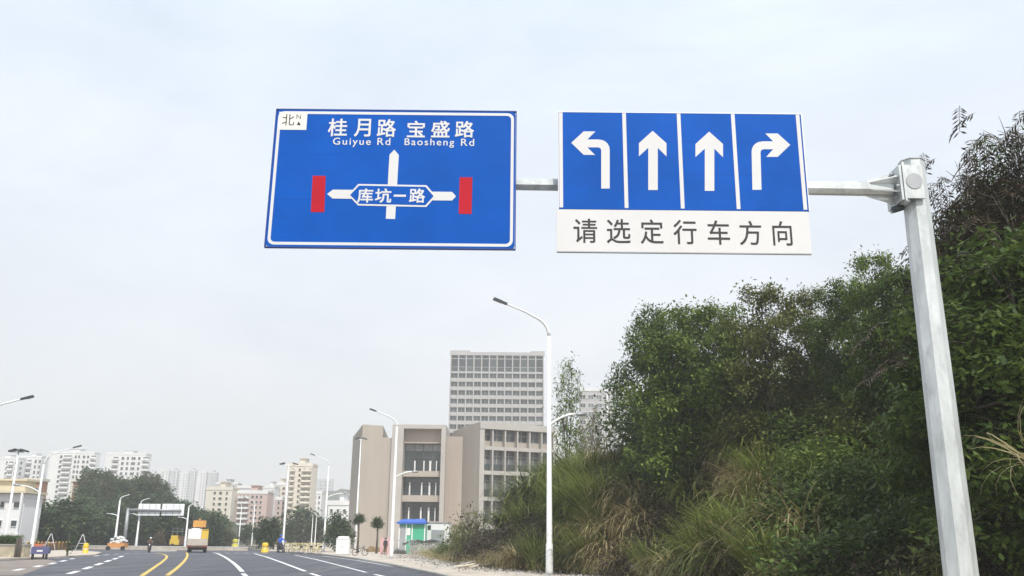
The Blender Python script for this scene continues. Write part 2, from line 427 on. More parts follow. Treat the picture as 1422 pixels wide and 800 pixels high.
# bank on the right: terrain that rises behind the pavement
TOE = [(-15, 10.5), (12, 9.4), (25, 8.8), (35, 7.6), (45, 5.4), (50, 2.6), (54, 0.2), (62, -2.2), (75, -5.0), (90, -8.0), (140, -14)]
def toe_x(y):
    return float(np.interp(y, [t[0] for t in TOE], [t[1] for t in TOE]))
def bank_z(x, y):
    s = x - toe_x(y)
    if s <= 0: return -0.04
    k = min(1, s / 11.0); k = 0.35 * k + 0.65 * k * k * (3 - 2 * k)
    fade = 1 - min(1, max(0, (y - 62) / 34)); fade = fade * fade * (3 - 2 * fade)
    near = min(1, max(0, (y - 14) / 20)); return ((4.6 + 3.0 * near) * k + 0.14 * max(0, min(s - 11, 25))) * (0.12 + 0.88 * fade) + 0.10
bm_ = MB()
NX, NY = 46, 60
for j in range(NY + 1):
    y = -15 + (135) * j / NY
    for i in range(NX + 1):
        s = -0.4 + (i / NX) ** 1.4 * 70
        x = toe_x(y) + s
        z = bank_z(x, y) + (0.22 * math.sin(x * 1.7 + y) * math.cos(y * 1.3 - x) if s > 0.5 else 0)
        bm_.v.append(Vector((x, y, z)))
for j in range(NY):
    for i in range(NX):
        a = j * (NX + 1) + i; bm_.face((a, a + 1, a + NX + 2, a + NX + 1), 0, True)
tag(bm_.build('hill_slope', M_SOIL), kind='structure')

# wooded hill on the far left
HILLP = [(-30, 712), (35, 710), (55, 700), (85, 693), (97, 680), (106, 662), (116, 652), (132, 647), (160, 648), (190, 645), (206, 648), (220, 658), (240, 676), (262, 684), (280, 694), (296, 716), (312, 742), (335, 756)]
def hill_z(x, y):
    px = CX + x * F_PX / 199.0
    zt = 0
    py = np.interp(px, [p[0] for p in HILLP], [p[1] for p in HILLP])
    top = at(px, py, 205.0).z - 7.9
    k = min(1, max(0, (y - 150) / 55.0)); k = k * k * (3 - 2 * k)
    k2 = 1 - 0.25 * min(1, max(0, (y - 215) / 60))
    return max(-0.05, top * k * k2)
hb = MB(); NX, NY = 50, 26
for j in range(NY + 1):
    y = 148 + j * 5.2
    for i in range(NX + 1):
        x = -126 + i * (126 - 60) / NX
        hb.v.append(Vector((x, y, hill_z(x, y))))
for j in range(NY):
    for i in range(NX):
        a = j * (NX + 1) + i; hb.face((a, a + 1, a + NX + 2, a + NX + 1), 0, True)
M_HILL = mat('hill_undergrowth', (0.05, 0.065, 0.03), 0.95, 0, 0.35, 0.3)
tag(hb.build('hill', M_HILL), kind='structure')
# far ridge behind the flats
fr = MB(); N = 40
prof = [(425, 700), (440, 684), (470, 680), (500, 679), (540, 676), (600, 684), (640, 715), (700, 740)]
for i in range(N + 1):
    px = 415 + (710 - 415) * i / N
    py = np.interp(px, [p[0] for p in prof], [p[1] for p in prof]) + 1.5 * math.sin(i * 2.1)
    t = at(px, py, 900)
    fr.v += [Vector((t.x, 900, t.z)), Vector((t.x, 800, -0.5)), Vector((t.x, 1020, -0.5))]
for i in range(N):
    a = i * 3; fr.face((a, a + 3, a + 4, a + 1), 0, True); fr.face((a, a + 2, a + 5, a + 3), 0, True)
tag(fr.build('hill_far', M_HILL), kind='structure')

# ------------------------------------------------------------------ gantry and its two signs
M_SEAM = mat('panel_seam_blue', (0.004, 0.072, 0.39), 0.6, 0, 0.1, 2, spec=0.12)
YS = 11.5                                            # plane of the sign faces
def z1(x, y): return at(350 + x / 3.4775, 130 + y / 3.4775, YS)
def z2(x, y): return at(740 + x / 3.4775, 130 + y / 3.4775, YS)
def flat(mb, pts, mi=0, lift=0.004, th=0.003):
    lift, th = lift * 0.4, th * 0.35
    mb.prism([(p.x, YS - lift, p.z) for p in pts], (0, -th, 0), mi)
def rect_pts(x0, x1, z0, z1_): return [Vector((x0, YS, z0)), Vector((x1, YS, z0)), Vector((x1, YS, z1_)), Vector((x0, YS, z1_))]
def round_rect(x0, x1, z0, z1_, r, n=5):
    out = []
    for cx_, cz_, a0 in ((x1 - r, z1_ - r, 0), (x0 + r, z1_ - r, 90), (x0 + r, z0 + r, 180), (x1 - r, z0 + r, 270)):
        for k in range(n + 1):
            a = R(a0 + 90 * k / n); out.append(Vector((cx_ + r * math.cos(a), YS, cz_ + r * math.sin(a))))
    return out
gan = thing('sign_gantry', 'galvanised octagonal steel mast with a long arm reaching over the road', 'sign gantry', (5.64, YS + 0.24, 0))
GX, GY = 5.64, YS + 0.24
zt = at(1274, 226, GY).z
mb = MB(); mb.tube([(0, 0, 0.03), (0, 0, zt)], [0.214, 0.166], 8, 0, True, False, twist=R(17)); mb.build('mast', M_STEEL, gan)
mb = MB(); mb.tube([(0, 0, zt + .001), (0, 0, zt + .012)], 0.181, 8, 0, True, False, twist=R(17)); mb.build('cap', M_STEEL, gan)
mb = MB(); mb.box(-0.42, 0.42, -0.42, 0.42, 0.0, 0.03)
for k in range(8):
    a = R(45 * k + 22); g = Vector((math.cos(a), math.sin(a), 0)); p = Vector((-g.y, g.x, 0)) * 0.01
    mb.prism([g * 0.22 - p + Vector((0, 0, .031)), g * 0.40 - p + Vector((0, 0, .031)), g * 0.22 - p + Vector((0, 0, .3))], p * 2)
mb.build('base_plate', M_STEEL, gan)
za = at(1180, 262, GY).z
xl = at(640, 256, GY).x - GX
mb = MB(); mb.tube([(-0.33, 0, za), (xl, 0, za + 0.02)], [0.104, 0.08], 8, 0, True, False, twist=R(22.5)); mb.build('arm', M_STEEL, gan)
# flange joint: two plates, gusset ribs and bolts
mb = MB(); mb.box(-0.262, -0.235, -0.26, 0.26, za - 0.27, za + 0.30)
mb.box(-0.234, 0.03, -0.225, -0.19, za - 0.22, za + 0.27); mb.box(-0.234, 0.03, 0.19, 0.225, za - 0.22, za + 0.27)
mb.box(-0.232, -0.17, -0.19, 0.19, za - 0.26, za + 0.26)
mb.build('flange_box', M_STEEL, gan)
mb = MB(); mb.box(-0.30, -0.268, -0.24, 0.24, za - 0.25, za + 0.26); mb.build('flange_plate', M_STEEL, gan)
for k in range(6):
    a = R(60 * k + 30); mb = MB(); g = Vector((0, math.cos(a), math.sin(a))); p = Vector((0, -g.z, g.y)) * 0.009
    c = Vector((0, 0, za))
    mb.prism([c + g * 0.11 - p + Vector((-0.301, 0, 0)), c + g * 0.235 - p + Vector((-0.301, 0, 0)), c + g * 0.125 - p + Vector((-0.66, 0, 0)), c + g * 0.10 - p + Vector((-0.66, 0, 0))], p * 2)
    mb.build('gusset', M_STEEL, gan)
for k in range(8):
    a = R(45 * k + 10); mb = MB(); g = Vector((0, math.cos(a), math.sin(a))) * 0.205 + Vector((0, 0, za))
    mb.tube([g + Vector((-0.345, 0, 0)), g + Vector((-0.301, 0, 0))], 0.022, 6, 0, True, False); mb.build('bolt', M_GREY, gan)
mb = MB()                                            # darker grey disc painting the shade of the side plate's round cut-out
mb.tube([(-0.10, -0.2252, za + .03), (-0.10, -0.235, za + .03)], [0.115, 0.115], 20, 0, True, False); mb.build('cutout_shade', M_GREY, gan)
mb = MB(); mb.tube([(-0.36, -0.05, za - 0.33), (-0.22, -0.05, za - 0.29)], [0.05, 0.045], 8); mb.build('cable_gland', M_LAMPD, gan)

# blue direction sign
c0, c1 = at(376.8, 246, YS), at(715.2, 251, YS); ztp, zbt = at(552, 154, YS).z, at(540, 343.4, YS).z
X0, X1 = c0.x, c1.x
dsg = thing('direction_sign', 'blue direction sign with white road names, cross of arrows and two red bars', 'road sign', (0, 0, 0))
mb = MB(); mb.prism(round_rect(X0, X1, zbt, ztp, 0.05), (0, 0.035, 0), 0)
mb.f[1], mb.f[1]  # back face
mb.build('sign_panel', M_BLUE, dsg)
w_in, w_w = 0.022, 0.040
mb = MB(); po, pi_ = round_rect(X0 + w_in, X1 - w_in, zbt + w_in, ztp - w_in, 0.09), round_rect(X0 + w_in + w_w, X1 - w_in - w_w, zbt + w_in + w_w, ztp - w_in - w_w, 0.06)
n = len(po)
for i in range(n):
    j = (i + 1) % n; flat(mb, [po[i], po[j], pi_[j], pi_[i]], 0, 0.004, 0.002)
mb.build('border', M_SWHITE, dsg)
mb = MB()
e = 0.016
for (a, b, c, d) in ((X0 - e, X0 - 0.002, zbt - e, ztp + e), (X1 + 0.002, X1 + e, zbt - e, ztp + e)): mb.box(a, b, YS - 0.004, YS + 0.05, c, d)
for (c, d) in ((zbt - e, zbt - 0.002), (ztp + 0.002, ztp + e)): mb.box(X0 - 0.002, X1 + 0.002, YS - 0.004, YS + 0.05, c, d)
mb.build('edge_rim', M_BLUE_EDGE, dsg)
p0, p1 = z1(137, 92), z1(262, 176)
mb = MB(); flat(mb, rect_pts(X0 + w_in + 0.012, p1.x, p1.z, ztp - w_in - 0.012), 0, 0.008, 0.002); nb = mb.build('north_badge', M_SBADGE, dsg)
def L(s, x0, x1, y0, y1, bold, zf=z1, lift=0.010, square=False):
    a, b = zf(x0, y0), zf(x1, y1); c = (a + b) / 2
    return (s, (c.x, YS - lift * 0.4 - 0.0004, c.z), abs(b.x - a.x), abs(a.z - b.z), bold)
lettering([L('北', 148, 203, 100, 155, 0.0, lift=0.0125)], 'lettering', M_SBLACK, nb); lettering([L('N', 216, 236, 102, 123, 0, lift=0.0125)], 'lettering', M_SBLACK, nb)
mb = MB(); flat(mb, [z1(216, 153), z1(226, 134), z1(236, 154)], 0, 0.0115, 0.001); mb.build('north_arrow', M_SBLACK, nb)
bd = 0.0042
items = []
for ch, xa, xb in (('桂', 372, 456), ('月', 498, 570), ('路', 608, 692)): items.append(L(ch, xa, xb, 122 + (xa - 372) * 0.012, 206 + (xa - 372) * 0.012, bd))
for ch, xa, xb in (('宝', 752, 833), ('盛', 868, 952), ('路', 983, 1070)): items.append(L(ch, xa, xb, 133 + (xa - 750) * 0.004, 211 + (xa - 750) * 0.004, bd))
for wd, xa, xb, dy in (('Guiyue', 393, 572, 0), ('Rd', 607, 667, 1), ('Baosheng', 738, 975, 3), ('Rd', 1010, 1072, 5)):
    top, bot = 214 + dy, 248 + dy
    if wd in ('Guiyue', 'Baosheng'): bot += 11
    items.append(L(wd, xa, xb, top, bot, 0.001))
for ch, xa, xb in (('库', 512, 582), ('坑', 598, 670), ('一', 686, 742), ('路', 762, 834)):
    ya, yb = (460, 527) if ch != '一' else (490, 498)
    items.append(L(ch, xa, xb, ya, yb, 0.004, lift=0.016))
lettering(items, 'lettering', M_SWHITE, dsg)
mb = MB()
flat(mb, [z1(646, 605), z1(691, 606), z1(709, 297), z1(687, 271), z1(664, 295)]); mb.build('upright_arrow', M_SWHITE, dsg)
mb = MB(); flat(mb, [z1(363, 485), z1(389, 507), z1(560, 510), z1(560, 466), z1(391, 464)], 0, 0.0045, 0.003); mb.build('cross_arrow', M_SWHITE, dsg)
mb = MB(); flat(mb, [z1(985, 496), z1(966, 517), z1(800, 515), z1(800, 473), z1(966, 475)], 0, 0.0045, 0.003); mb.build('cross_arrow', M_SWHITE, dsg)
hexo = [z1(464, 490), z1(512, 541), z1(842, 548), z1(888, 496), z1(843, 443), z1(513, 437)]
hexi = [z1(474, 490), z1(516, 533), z1(837, 540), z1(877, 496), z1(838, 451), z1(517, 445)]
mb = MB(); flat(mb, hexo, 0, 0.0085, 0.002); flat(mb, hexi, 1, 0.0112, 0.002); mb.build('name_plate', [M_SWHITE, M_BLUE], dsg)
mb = MB(); flat(mb, [z1(284, 572), z1(349, 573), z1(356, 398), z1(293, 397)]); mb.build('red_bar', M_SRED, dsg)
mb = MB(); flat(mb, [z1(998, 581), z1(1060, 582), z1(1064, 405), z1(1003, 404)]); mb.build('red_bar', M_SRED, dsg)
mb = MB()
for zz in (zbt + 0.45, ztp - 0.45): mb.box(X0 + 0.1, X1 - 0.1, YS + 0.037, YS + 0.075, zz - 0.04, zz + 0.04)
for k in range(5):
    xx = X0 + (X1 - X0) * (0.12 + 0.19 * k); mb.box(xx - 0.02, xx + 0.02, YS + 0.077, YS + 0.13, zbt + 0.3, ztp - 0.3)
mb.build('rear_stiffener', M_BACK, dsg)
for q in (0.335, 0.665):
    zz = zbt + (ztp - zbt) * q; mb = MB(); mb.box(X0 + .08, X1 - .08, YS - .0005, YS, zz - .004, zz + .004); mb.build('panel_seam', M_SEAM, dsg)
mb = MB()
for xx in (X0 + 0.7, X1 - 0.6): mb.tube([(xx - 0.04, GY, za), (xx + 0.04, GY, za)], 0.13, 10)
mb.build('clamp', M_STEEL, dsg)

# lane sign
lsg = thing('lane_sign', 'blue lane sign with four white arrows above a white text plate', 'road sign', (0, 0, 0))
cL, cR = at(776, 222, YS).x, at(1117.5, 226, YS).x; zt2, zb2 = at(945, 157.5, YS).z, at(948, 291.8, YS).z
mb = MB(); mb.prism(rect_pts(cL, cR, zb2, zt2), (0, 0.035, 0)); mb.build('sign_panel', M_BLUE, lsg)
mb = MB()
def vbar(xa, xb, ya, yb):
    a, b = z2(xa, ya), z2(xb, yb); return rect_pts(a.x, b.x, b.z, a.z)
wv = 0.052
for k, xc in enumerate([at(779, 222, YS).x, at(868.3, 222, YS).x, at(945.2, 224, YS).x, at(1021.6, 225, YS).x, at(1113, 226, YS).x]):
    mb2 = MB(); flat(mb2, rect_pts(xc - wv / 2, xc + wv / 2, zb2 + 0.022, zt2 - (0.004)), 0); mb2.build('lane_divider', M_SWHITE, lsg)
mb = MB()
e = 0.012
for (a, b) in ((cL - e, cL - 0.002), (cR + 0.002, cR + e)): mb.box(a, b, YS - 0.004, YS + 0.05, zb2, zt2 + e)
mb.box(cL - 0.002, cR + 0.002, YS - 0.003, YS + 0.05, zt2 + 0.002, zt2 + e)
mb.build('edge_rim', M_BACK, lsg)
def arc(cx_, cy_, r, a0, a1, n=5): return [(cx_ + r * math.cos(R(a0 + (a1 - a0) * k / n)), cy_ + r * math.sin(R(a0 + (a1 - a0) * k / n))) for k in range(n + 1)]
lt = [(185, 238), (245, 183), (302, 183), (263, 222), (318, 222)] + arc(322, 272, 49, -90, 0) + [(371, 459), (330, 459), (330, 275)] + arc(315, 275, 15, 0, -90)[0:] + [(263, 260), (300, 297), (245, 296)]
st = [(578, 180), (512, 240), (512, 303), (557, 262), (557, 466), (603, 466), (603, 262), (645, 304), (645, 240)]
rt = [(1243, 248), (1182, 193), (1122, 193), (1160, 231), (1105, 231)] + arc(1104, 280, 48, -90, -180) + [(1060, 465), (1104, 465), (1099, 285)] + arc(1115, 285, 16, 180, 270) + [(1160, 269), (1127, 306), (1182, 306)]
for pts in (lt, st, [(x + 273, y + 4) for x, y in st], rt):
    mb = MB(); flat(mb, [z2(*p) for p in pts]); mb.build('lane_arrow', M_SWHITE, lsg)
wL, wR, wb = at(773.2, 320, YS).x, at(1125, 324, YS).x, at(948, 350.3, YS).z
mb = MB(); mb.prism(rect_pts(wL, wR, wb, zb2 - 0.006), (0, 0.03, 0)); tp = mb.build('text_plate', M_SWHITE, lsg)
mb = MB(); mb.box(wL, wR, YS - 0.003, YS + 0.04, wb - 0.014, wb - 0.002); mb.build('bottom_rim', M_GREY, tp)
its = []
for ch, xa, xb in (('请', 196, 311), ('选', 356, 472), ('定', 518, 632), ('行', 677, 793), ('车', 841, 953), ('方', 994, 1107), ('向', 1154, 1255)):
    dy = (xa - 196) * 0.0135; its.append(L(ch, xa, xb, 604 + dy, 721 + dy, 0.002, z2, 0.006))
lettering(its, 'lettering', M_SBLACK, tp)
mb = MB()
for zz in (zb2 + 0.4, zt2 - 0.35, wb + 0.25): mb.box(cL + 0.1, cR - 0.1, YS + 0.037, YS + 0.075, zz - 0.04, zz + 0.04)
for k in range(5):
    xx = cL + (cR - cL) * (0.12 + 0.19 * k); mb.box(xx - 0.02, xx + 0.02, YS + 0.077, YS + 0.13, wb + 0.1, zt2 - 0.2)
mb.build('rear_stiffener', M_BACK, lsg)
for q in (0.36, 0.70):
    zz = zb2 + (zt2 - zb2) * q; mb = MB(); mb.box(cL, cR, YS - .0005, YS, zz - .004, zz + .004); mb.build('panel_seam', M_SEAM, lsg)
mb = MB()
for xx in (cL + 0.7, cR - 0.7): mb.tube([(xx - 0.04, GY, za), (xx + 0.04, GY, za)], 0.135, 10)
mb.build('clamp', M_STEEL, lsg)

# gantry seen from behind at the far left
GF = 150.0
GF = 140.0
g2 = thing('sign_gantry', 'distant grey sign gantry on the far left roadside, seen from the back', 'sign gantry', (at(174, 740, GF).x, GF, 0))
ox = g2.location.x
zt_ = at(180, 705, GF).z; za_ = at(215, 708.5, GF).z
mb = MB(); mb.tube([(0, 0, 0), (0, 0, zt_)], [0.30, 0.24], 8); mb.build('mast', M_GREY, g2)
xe = at(252, 708, GF).x - ox
mb = MB(); mb.tube([(0, 0, za_), (xe, 0, za_)], [0.2, 0.15], 8); mb.build('arm', M_GREY, g2)
for k, (xa, xb) in enumerate(((192, 220.5), (225, 254))):
    a, b = at(xa, 699.5, GF), at(xb, 716, GF)
    s_ = thing('sign_board', ('left' if k == 0 else 'right') + ' of the two blank white sign backs on the distant gantry', 'road sign', (0, 0, 0), group='sign backs on the distant gantry')
    mb = MB(); mb.box(a.x, b.x, GF + 0.24, GF + 0.28, b.z, a.z); mb.build('sign_panel', M_BACK, s_)
    mb = MB()
    for q in (0.2, 0.5, 0.8): xx = a.x + (b.x - a.x) * q; mb.box(xx - .03, xx + .03, GF + 0.19, GF + 0.238, b.z + .1, a.z - .1)
    mb.build('rear_stiffener', M_GREY, s_)

# ------------------------------------------------------------------ street lamps
def street_lamp(label, base, H, arm, low=None, group='street lamps along the road', r=0.13, head=0.8):
    """arm / low: (dx, dy, rise, height of joint)"""
    t = thing('street_lamp', label, 'street lamp', (base[0], base[1], 0.0), group=group)
    dx, dy, rise = arm
    mb = MB(); mb.tube([(0, 0, 0.12), (0, 0, 0.4), (0, 0, 1.6), (0, 0, 1.65), (0, 0, H - rise)], [r * 1.3, r * 1.25, r * 1.2, r, r * 0.62], 12); mb.build('pole', M_LAMPW, t)
    mb = MB(); mb.box(-r * 2, r * 2, -r * 2, r * 2, 0.0, 0.14); mb.build('base_plate', M_GREY, t)
    pts = []
    for k in range(9):
        q = k / 8; a = q * math.pi / 2
        s_ = (1 - math.cos(a)) * 0.42 + max(0, 0)
        pts.append(Vector((dx * s_, dy * s_, H - rise + rise * 0.62 * math.sin(a))))
    e0 = pts[-3]; tip = Vector((dx * 0.86, dy * 0.86, H - 0.06)); pts = pts[:-2] + [e0.lerp(tip, 0.35) + Vector((0, 0, rise * 0.03)), tip]
    mb = MB(); mb.tube(pts, [r * 0.62 - (r * 0.3) * k / (len(pts) - 1) for k in range(len(pts))], 10); mb.build('arm', M_LAMPW, t)
    d = (tip - pts[-2]).normalized(); side = Vector((-d.y, d.x, 0)).normalized(); up = d.cross(side)
    if up.z < 0: up = -up
    Mx = Matrix(((d.x, side.x, up.x, tip.x), (d.y, side.y, up.y, tip.y), (d.z, side.z, up.z, tip.z), (0, 0, 0, 1)))
    mb = MB(); mb.box(-0.05, head * 0.35, -0.09, 0.09, -0.05, 0.06, 0, Mx); mb.box(head * 0.352, head, -0.15, 0.15, -0.06, 0.05, 0, Mx); h_ = mb.build('lamp_head', M_LAMPD, t)
    mb = MB(); mb.box(head * 0.4, head * 0.95, -0.11, 0.11, -0.075, -0.062, 0, Mx); mb.build('lens', M_GLASS3, h_)
    if low:
        lx, ly, lr, lz = low
        pts = [Vector((lx * q, ly * q, lz + lr * math.sin(q * math.pi / 2) ** 0.8)) for q in [k / 7 for k in range(8)]]
        mb = MB(); mb.tube(pts, [r * 0.45] * 7 + [r * 0.32], 8); mb.build('lower_arm', M_LAMPW, t)
        p = pts[-1]; q = (pts[-1] - pts[-2]).normalized()
        mb = MB(); mb.tube([p - q * 0.05, p + q * 0.12, p + q * 0.5, p + q * 0.55], [0.06, 0.11, 0.09, 0.03], 8); mb.build('lower_lamp', M_GREY, t)
    return t
def lamp_px(label, bx, by, tx, ty, armpx, lowpx=None, r=0.13, Y=None, head=None, group='street lamps along the road', tilt=-0.25):
    """bx,by base pixel; (tx,ty) pixel of the lamp head's tip; armpx width in px (signed); lowpx (dx, y joint, rise px)"""
    b = gp(bx, by) if Y is None else Vector((at(bx, by, Y).x, Y, 0))
    Y = b.y
    H = at(tx, ty, Y).z
    k = Y * 1.02 / F_PX
    dx = armpx * k
    low = None
    if lowpx: low = (lowpx[0] * k, -abs(lowpx[0]) * k * tilt * (1 if lowpx[0] > 0 else -1) * 1.0, lowpx[2] * k, at(bx, lowpx[1], Y).z)
    return street_lamp(label, b, H, (dx, abs(dx) * tilt * (1 if dx < 0 else -1), max(0.8, abs(dx) * 0.62)), low, r=r, head=head or abs(dx) * 0.27, group=group)
lamp_px('tall white street lamp standing in front of the grass covered bank', 763, 802, 688, 424, -70, (38, 592, 18), 0.15)
lamp_px('white street lamp in front of the beige building, next to the green hut', 543, 777, 516, 571, -33, (23, 664, 9), 0.15)
lamp_px('white street lamp left of the beige building, by the white cabinet', 449, 767.5, 431, 632, -22, (21, 691, 6), 0.13)
lamp_px('thin white street lamp in front of the rose coloured flats', 349, 760, 341, 691, -14, None, 0.11)
lamp_px('thin white street lamp between the cream flats and the rose flats', 331, 756.5, 327, 697, -8, None, 0.10, Y=175)
lamp_px('white street lamp beside the parked blue cargo cart on the left roadside', 42, 772, 101, 620, 38, (-25, 684, 9), 0.13)
lamp_px('street lamp at the left picture edge, only its arm and dark head in view', -66, 792, 35, 551, 56, None, 0.15)
lamp_px('white street lamp just left of the distant gantry, below the wooded hill', 159, 757, 179, 686, 13, (-10, 717, 3), 0.17, Y=138)
lamp_px('white street lamp standing behind the blank sign backs of the distant gantry', 189, 756.2, 208, 691, 12, (-9, 717, 3), 0.15, Y=141)
lamp_px('white street lamp rising behind the yellow maintenance truck', 257, 756.0, 271, 698, 10, (-8, 722, 3), 0.15, Y=143)
lamp_px('small white lamp beside the round tree, left of its twin', 432, 757, 430, 713, -3, None, 0.09, Y=170)
lamp_px('small white lamp beside the round tree, right of its twin', 437, 757, 436, 712, -4, None, 0.09, Y=165)
def mast_light(label, bx, by, ty, Y, heads, sp):
    b = at(bx, by, Y); t = thing('mast_light', label, 'mast light', (b.x, Y, 0), group='tall mast lights')
    H = at(bx, ty, Y).z
    mb = MB(); mb.tube([(0, 0, 0), (0, 0, 1.2), (0, 0, H)], [0.17, 0.15, 0.085], 10); mb.build('pole', M_LAMPW, t)
    mb = MB(); mb.box(-sp, sp, -0.06, 0.06, H - 0.1, H); mb.build('crossbar', M_LAMPW, t)
    for k in range(heads):
        x = -sp + 2 * sp * k / (heads - 1); mb = MB()
        mb.box(-0.35, 0.35, -0.3, 0.3, -0.07, 0.09, 0, Matrix.Translation((x, 0, H + 0.1)) @ Matrix.Rotation(R(-16 if x < 0 else 16), 4, 'Y')); mb.build('lamp_head', M_LAMPD, t)
    return t
mast_light('tall thin mast with a short T of lamps before the beige stone wing', 497, 690, 610, 138, 2, 0.55)
mast_light('tall thin mast light in front of the highest cream tower block', 397, 700, 645, 128, 2, 0.9)
mast_light('tall mast with three dark floodlights at the far left behind the hedge', 16, 690, 627, 90, 3, 0.55)

# ------------------------------------------------------------------ buildings
def pane_mesh(w, h, glass, frame, sill=None, spandrel=0.0, split=0):
    """one window seen from -Y: frame strips, glass set back between them; optional pale spandrel under the glass"""
    mb = MB(); t = min(w, h) * 0.07; sp = h * spandrel
    mb.box(-w / 2 + t, w / 2 - t, -0.02, 0.05, -h / 2 + t + sp, h / 2 - t, 0)
    mb.box(-w / 2, -w / 2 + t, -0.09, 0.05, -h / 2, h / 2, 1); mb.box(w / 2 - t, w / 2, -0.09, 0.05, -h / 2, h / 2, 1)
    mb.box(-w / 2 + t, w / 2 - t, -0.085, 0.05, h / 2 - t, h / 2, 1); mb.box(-w / 2 + t, w / 2 - t, -0.085, 0.05, -h / 2, -h / 2 + t + sp, 1)
    for k in range(split):
        x = -w / 2 + w * (k + 1) / (split + 1); mb.box(x - t * 0.3, x + t * 0.3, -0.05, -0.021, -h / 2 + t + sp, h / 2 - t, 1)
    if sill: mb.box(-w / 2 - t, w / 2 + t, -0.25, -0.0, -h / 2 - t * 1.2, -h / 2 - 0.003, 1)
    o = mb.build('window', [glass, frame]); me = o.data; bpy.data.objects.remove(o); return me
def flats(label, pxl, pxr, pyt, Y, wall, cols, pitch, rows, depth=7, group=None, win=(0.6, 0.55), glass=M_GLASS2, frame=M_WPAINT, name='apartment_building',
          band=None, first=0.9, roof='hut', sill=False, spandrel=0.0, balcony=None, fins=None, pyslope=0.0):
    """cols: pixel centres (and widths) of the window columns; pitch: storey height in pixels"""
    a, b = at(pxl, pyt, Y), at(pxr, pyt, Y)
    t = thing(name, label, 'building', ((a.x + b.x) / 2, Y, 0), group=group)
    ox = t.location.x; W = (b.x - a.x) / 2; H = a.z; k = Y * 1.01 / F_PX
    mb = MB(); mb.box(-W, W, 0, depth, -0.5, H); mb.build('wall', wall, t)
    mb = MB()
    mb.box(-W - .15, W + .15, -0.15, -0.002, H - 0.5, H + 0.45); mb.box(-W - .15, -W + 0.1, 0.0, depth, H + 0.002, H + 0.45); mb.box(W - .1, W + .15, 0.0, depth, H + 0.002, H + 0.45)
    mb.build('parapet', frame, t)
    if roof:
        mb = MB(); mb.box(-W * .22, W * .18, 3, 8, H + 0.002, H + 1.9); mb.box(-W * .32, W * .28, 2.5, 8.5, H + 1.902, H + 2.1); mb.build('roof_hut', wall, t)
    ph = pitch * k
    meshes = {}
    for c in cols:
        cx_, cw = c if isinstance(c, tuple) else (c, win[0] * 6)
        for r in range(rows):
            z = H - first * ph - r * ph
            if z < 0.8: continue
            key = round(cw, 2)
            if key not in meshes: meshes[key] = pane_mesh(cw * k, ph * win[1], glass, frame, sill, spandrel, 1 if cw * k > 1.6 else 0)
            link('window', meshes[key], t, (at(cx_, 700, Y).x - ox, -0.052, z))
    if balcony:
        bm2 = {}
        for (bx0, bx1) in balcony:
            for r in range(rows):
                z = H - first * ph - r * ph - ph * win[1] * 0.5
                if z < 0.8: continue
                key = (bx0, bx1)
                if key not in bm2:
                    xa, xb = at(bx0, 700, Y).x - ox, at(bx1, 700, Y).x - ox
                    mb = MB(); mb.box(xa, xb, -1.3, -0.1, -0.12, 0.0); mb.box(xa, xb, -1.3, -1.2, 0.002, ph * 0.3); mb.box(xa, xa + .1, -1.198, -0.1, 0.002, ph * .3); mb.box(xb - .1, xb, -1.198, -0.1, 0.002, ph * .3)
                    o = mb.build('balcony', frame, t, (0, 0, z)); bm2[key] = o.data
                else: link('balcony', bm2[key], t, (0, 0, z))
    if fins:
        for fx in fins:
            x = at(fx, 700, Y).x - ox; mb = MB(); mb.box(x - .35, x + .35, -0.6, -0.002, 0, H - 0.6); mb.build('fin', frame, t)
    return t

# large beige stone building with three storey window recess
def P(px, Y): v = at(px, 700, Y); return Vector((v.x, Y, 0))
LY = 150.0
def zpx(px, py, Y): return at(px, py, Y).z
lib = thing('stone_building', 'large beige stone building with blank wings and a three storey window recess', 'building', (P(575, LY).x, LY, 0))
lx, ly_ = lib.location.x, lib.location.y
def loc(v, z): return Vector((v.x - lx, v.y - ly_, z))
def plan(name, pts, z1_, m, z0=-0.3):
    mb = MB(); mb.prism([loc(p, z0) for p in pts], (0, 0, z1_ - z0)); return mb.build(name, m, lib)
plan('corner_wing', [P(498, 147), P(527, 148.5), P(527, 166) + Vector((1, 0, 0)), P(485, 166)], zpx(510, 590.5, 148), M_STONE)
plan('low_wing', [P(527, 148.5) + Vector((.01, 0, 0)), P(540, 149.2), P(540, 160), P(527, 160) + Vector((1.1, 0, 0))], zpx(533, 608, 149), M_STONE)
zf = lambda py: zpx(578, py, 149)
yF = 148.6
def bx(mb, pa, pb, y0, y1, pya, pyb, mi=0):
    mb.box(P(pa, yF).x - lx, P(pb, yF).x - lx, y0 - ly_, y1 - ly_, -0.3 if pya is None else zf(pya), zf(pyb), mi)
mb = MB(); bx(mb, 540.2, 556.5, yF, 158, None, 590); mb.build('frame_pier', M_STONE_TRIM, lib)
mb = MB(); bx(mb, 610, 616.5, yF, 158, None, 590); mb.build('frame_pier', M_STONE_TRIM, lib)
mb = MB(); bx(mb, 556.6, 609.9, yF, 158, 595.5, 590); mb.build('frame_lintel', M_STONE_TRIM, lib)
mb = MB(); bx(mb, 556.6, 609.9, yF + 1.6, 158, 614.5, 595.6); mb.build('upper_wall', M_STONE_PINK, lib)
for pa, pb in ((661.5, 653.5), (696.5, 687.5), (728, 723.5)):
    mb = MB(); bx(mb, 556.7, 609.8, yF + 1.0, 158, pa, pb); mb.build('floor_slab', M_STONE, lib)
mb = MB(); bx(mb, 556.7, 609.8, yF + 1.2, 158, None, 728.2); mb.build('ground_storey', M_STONE, lib)
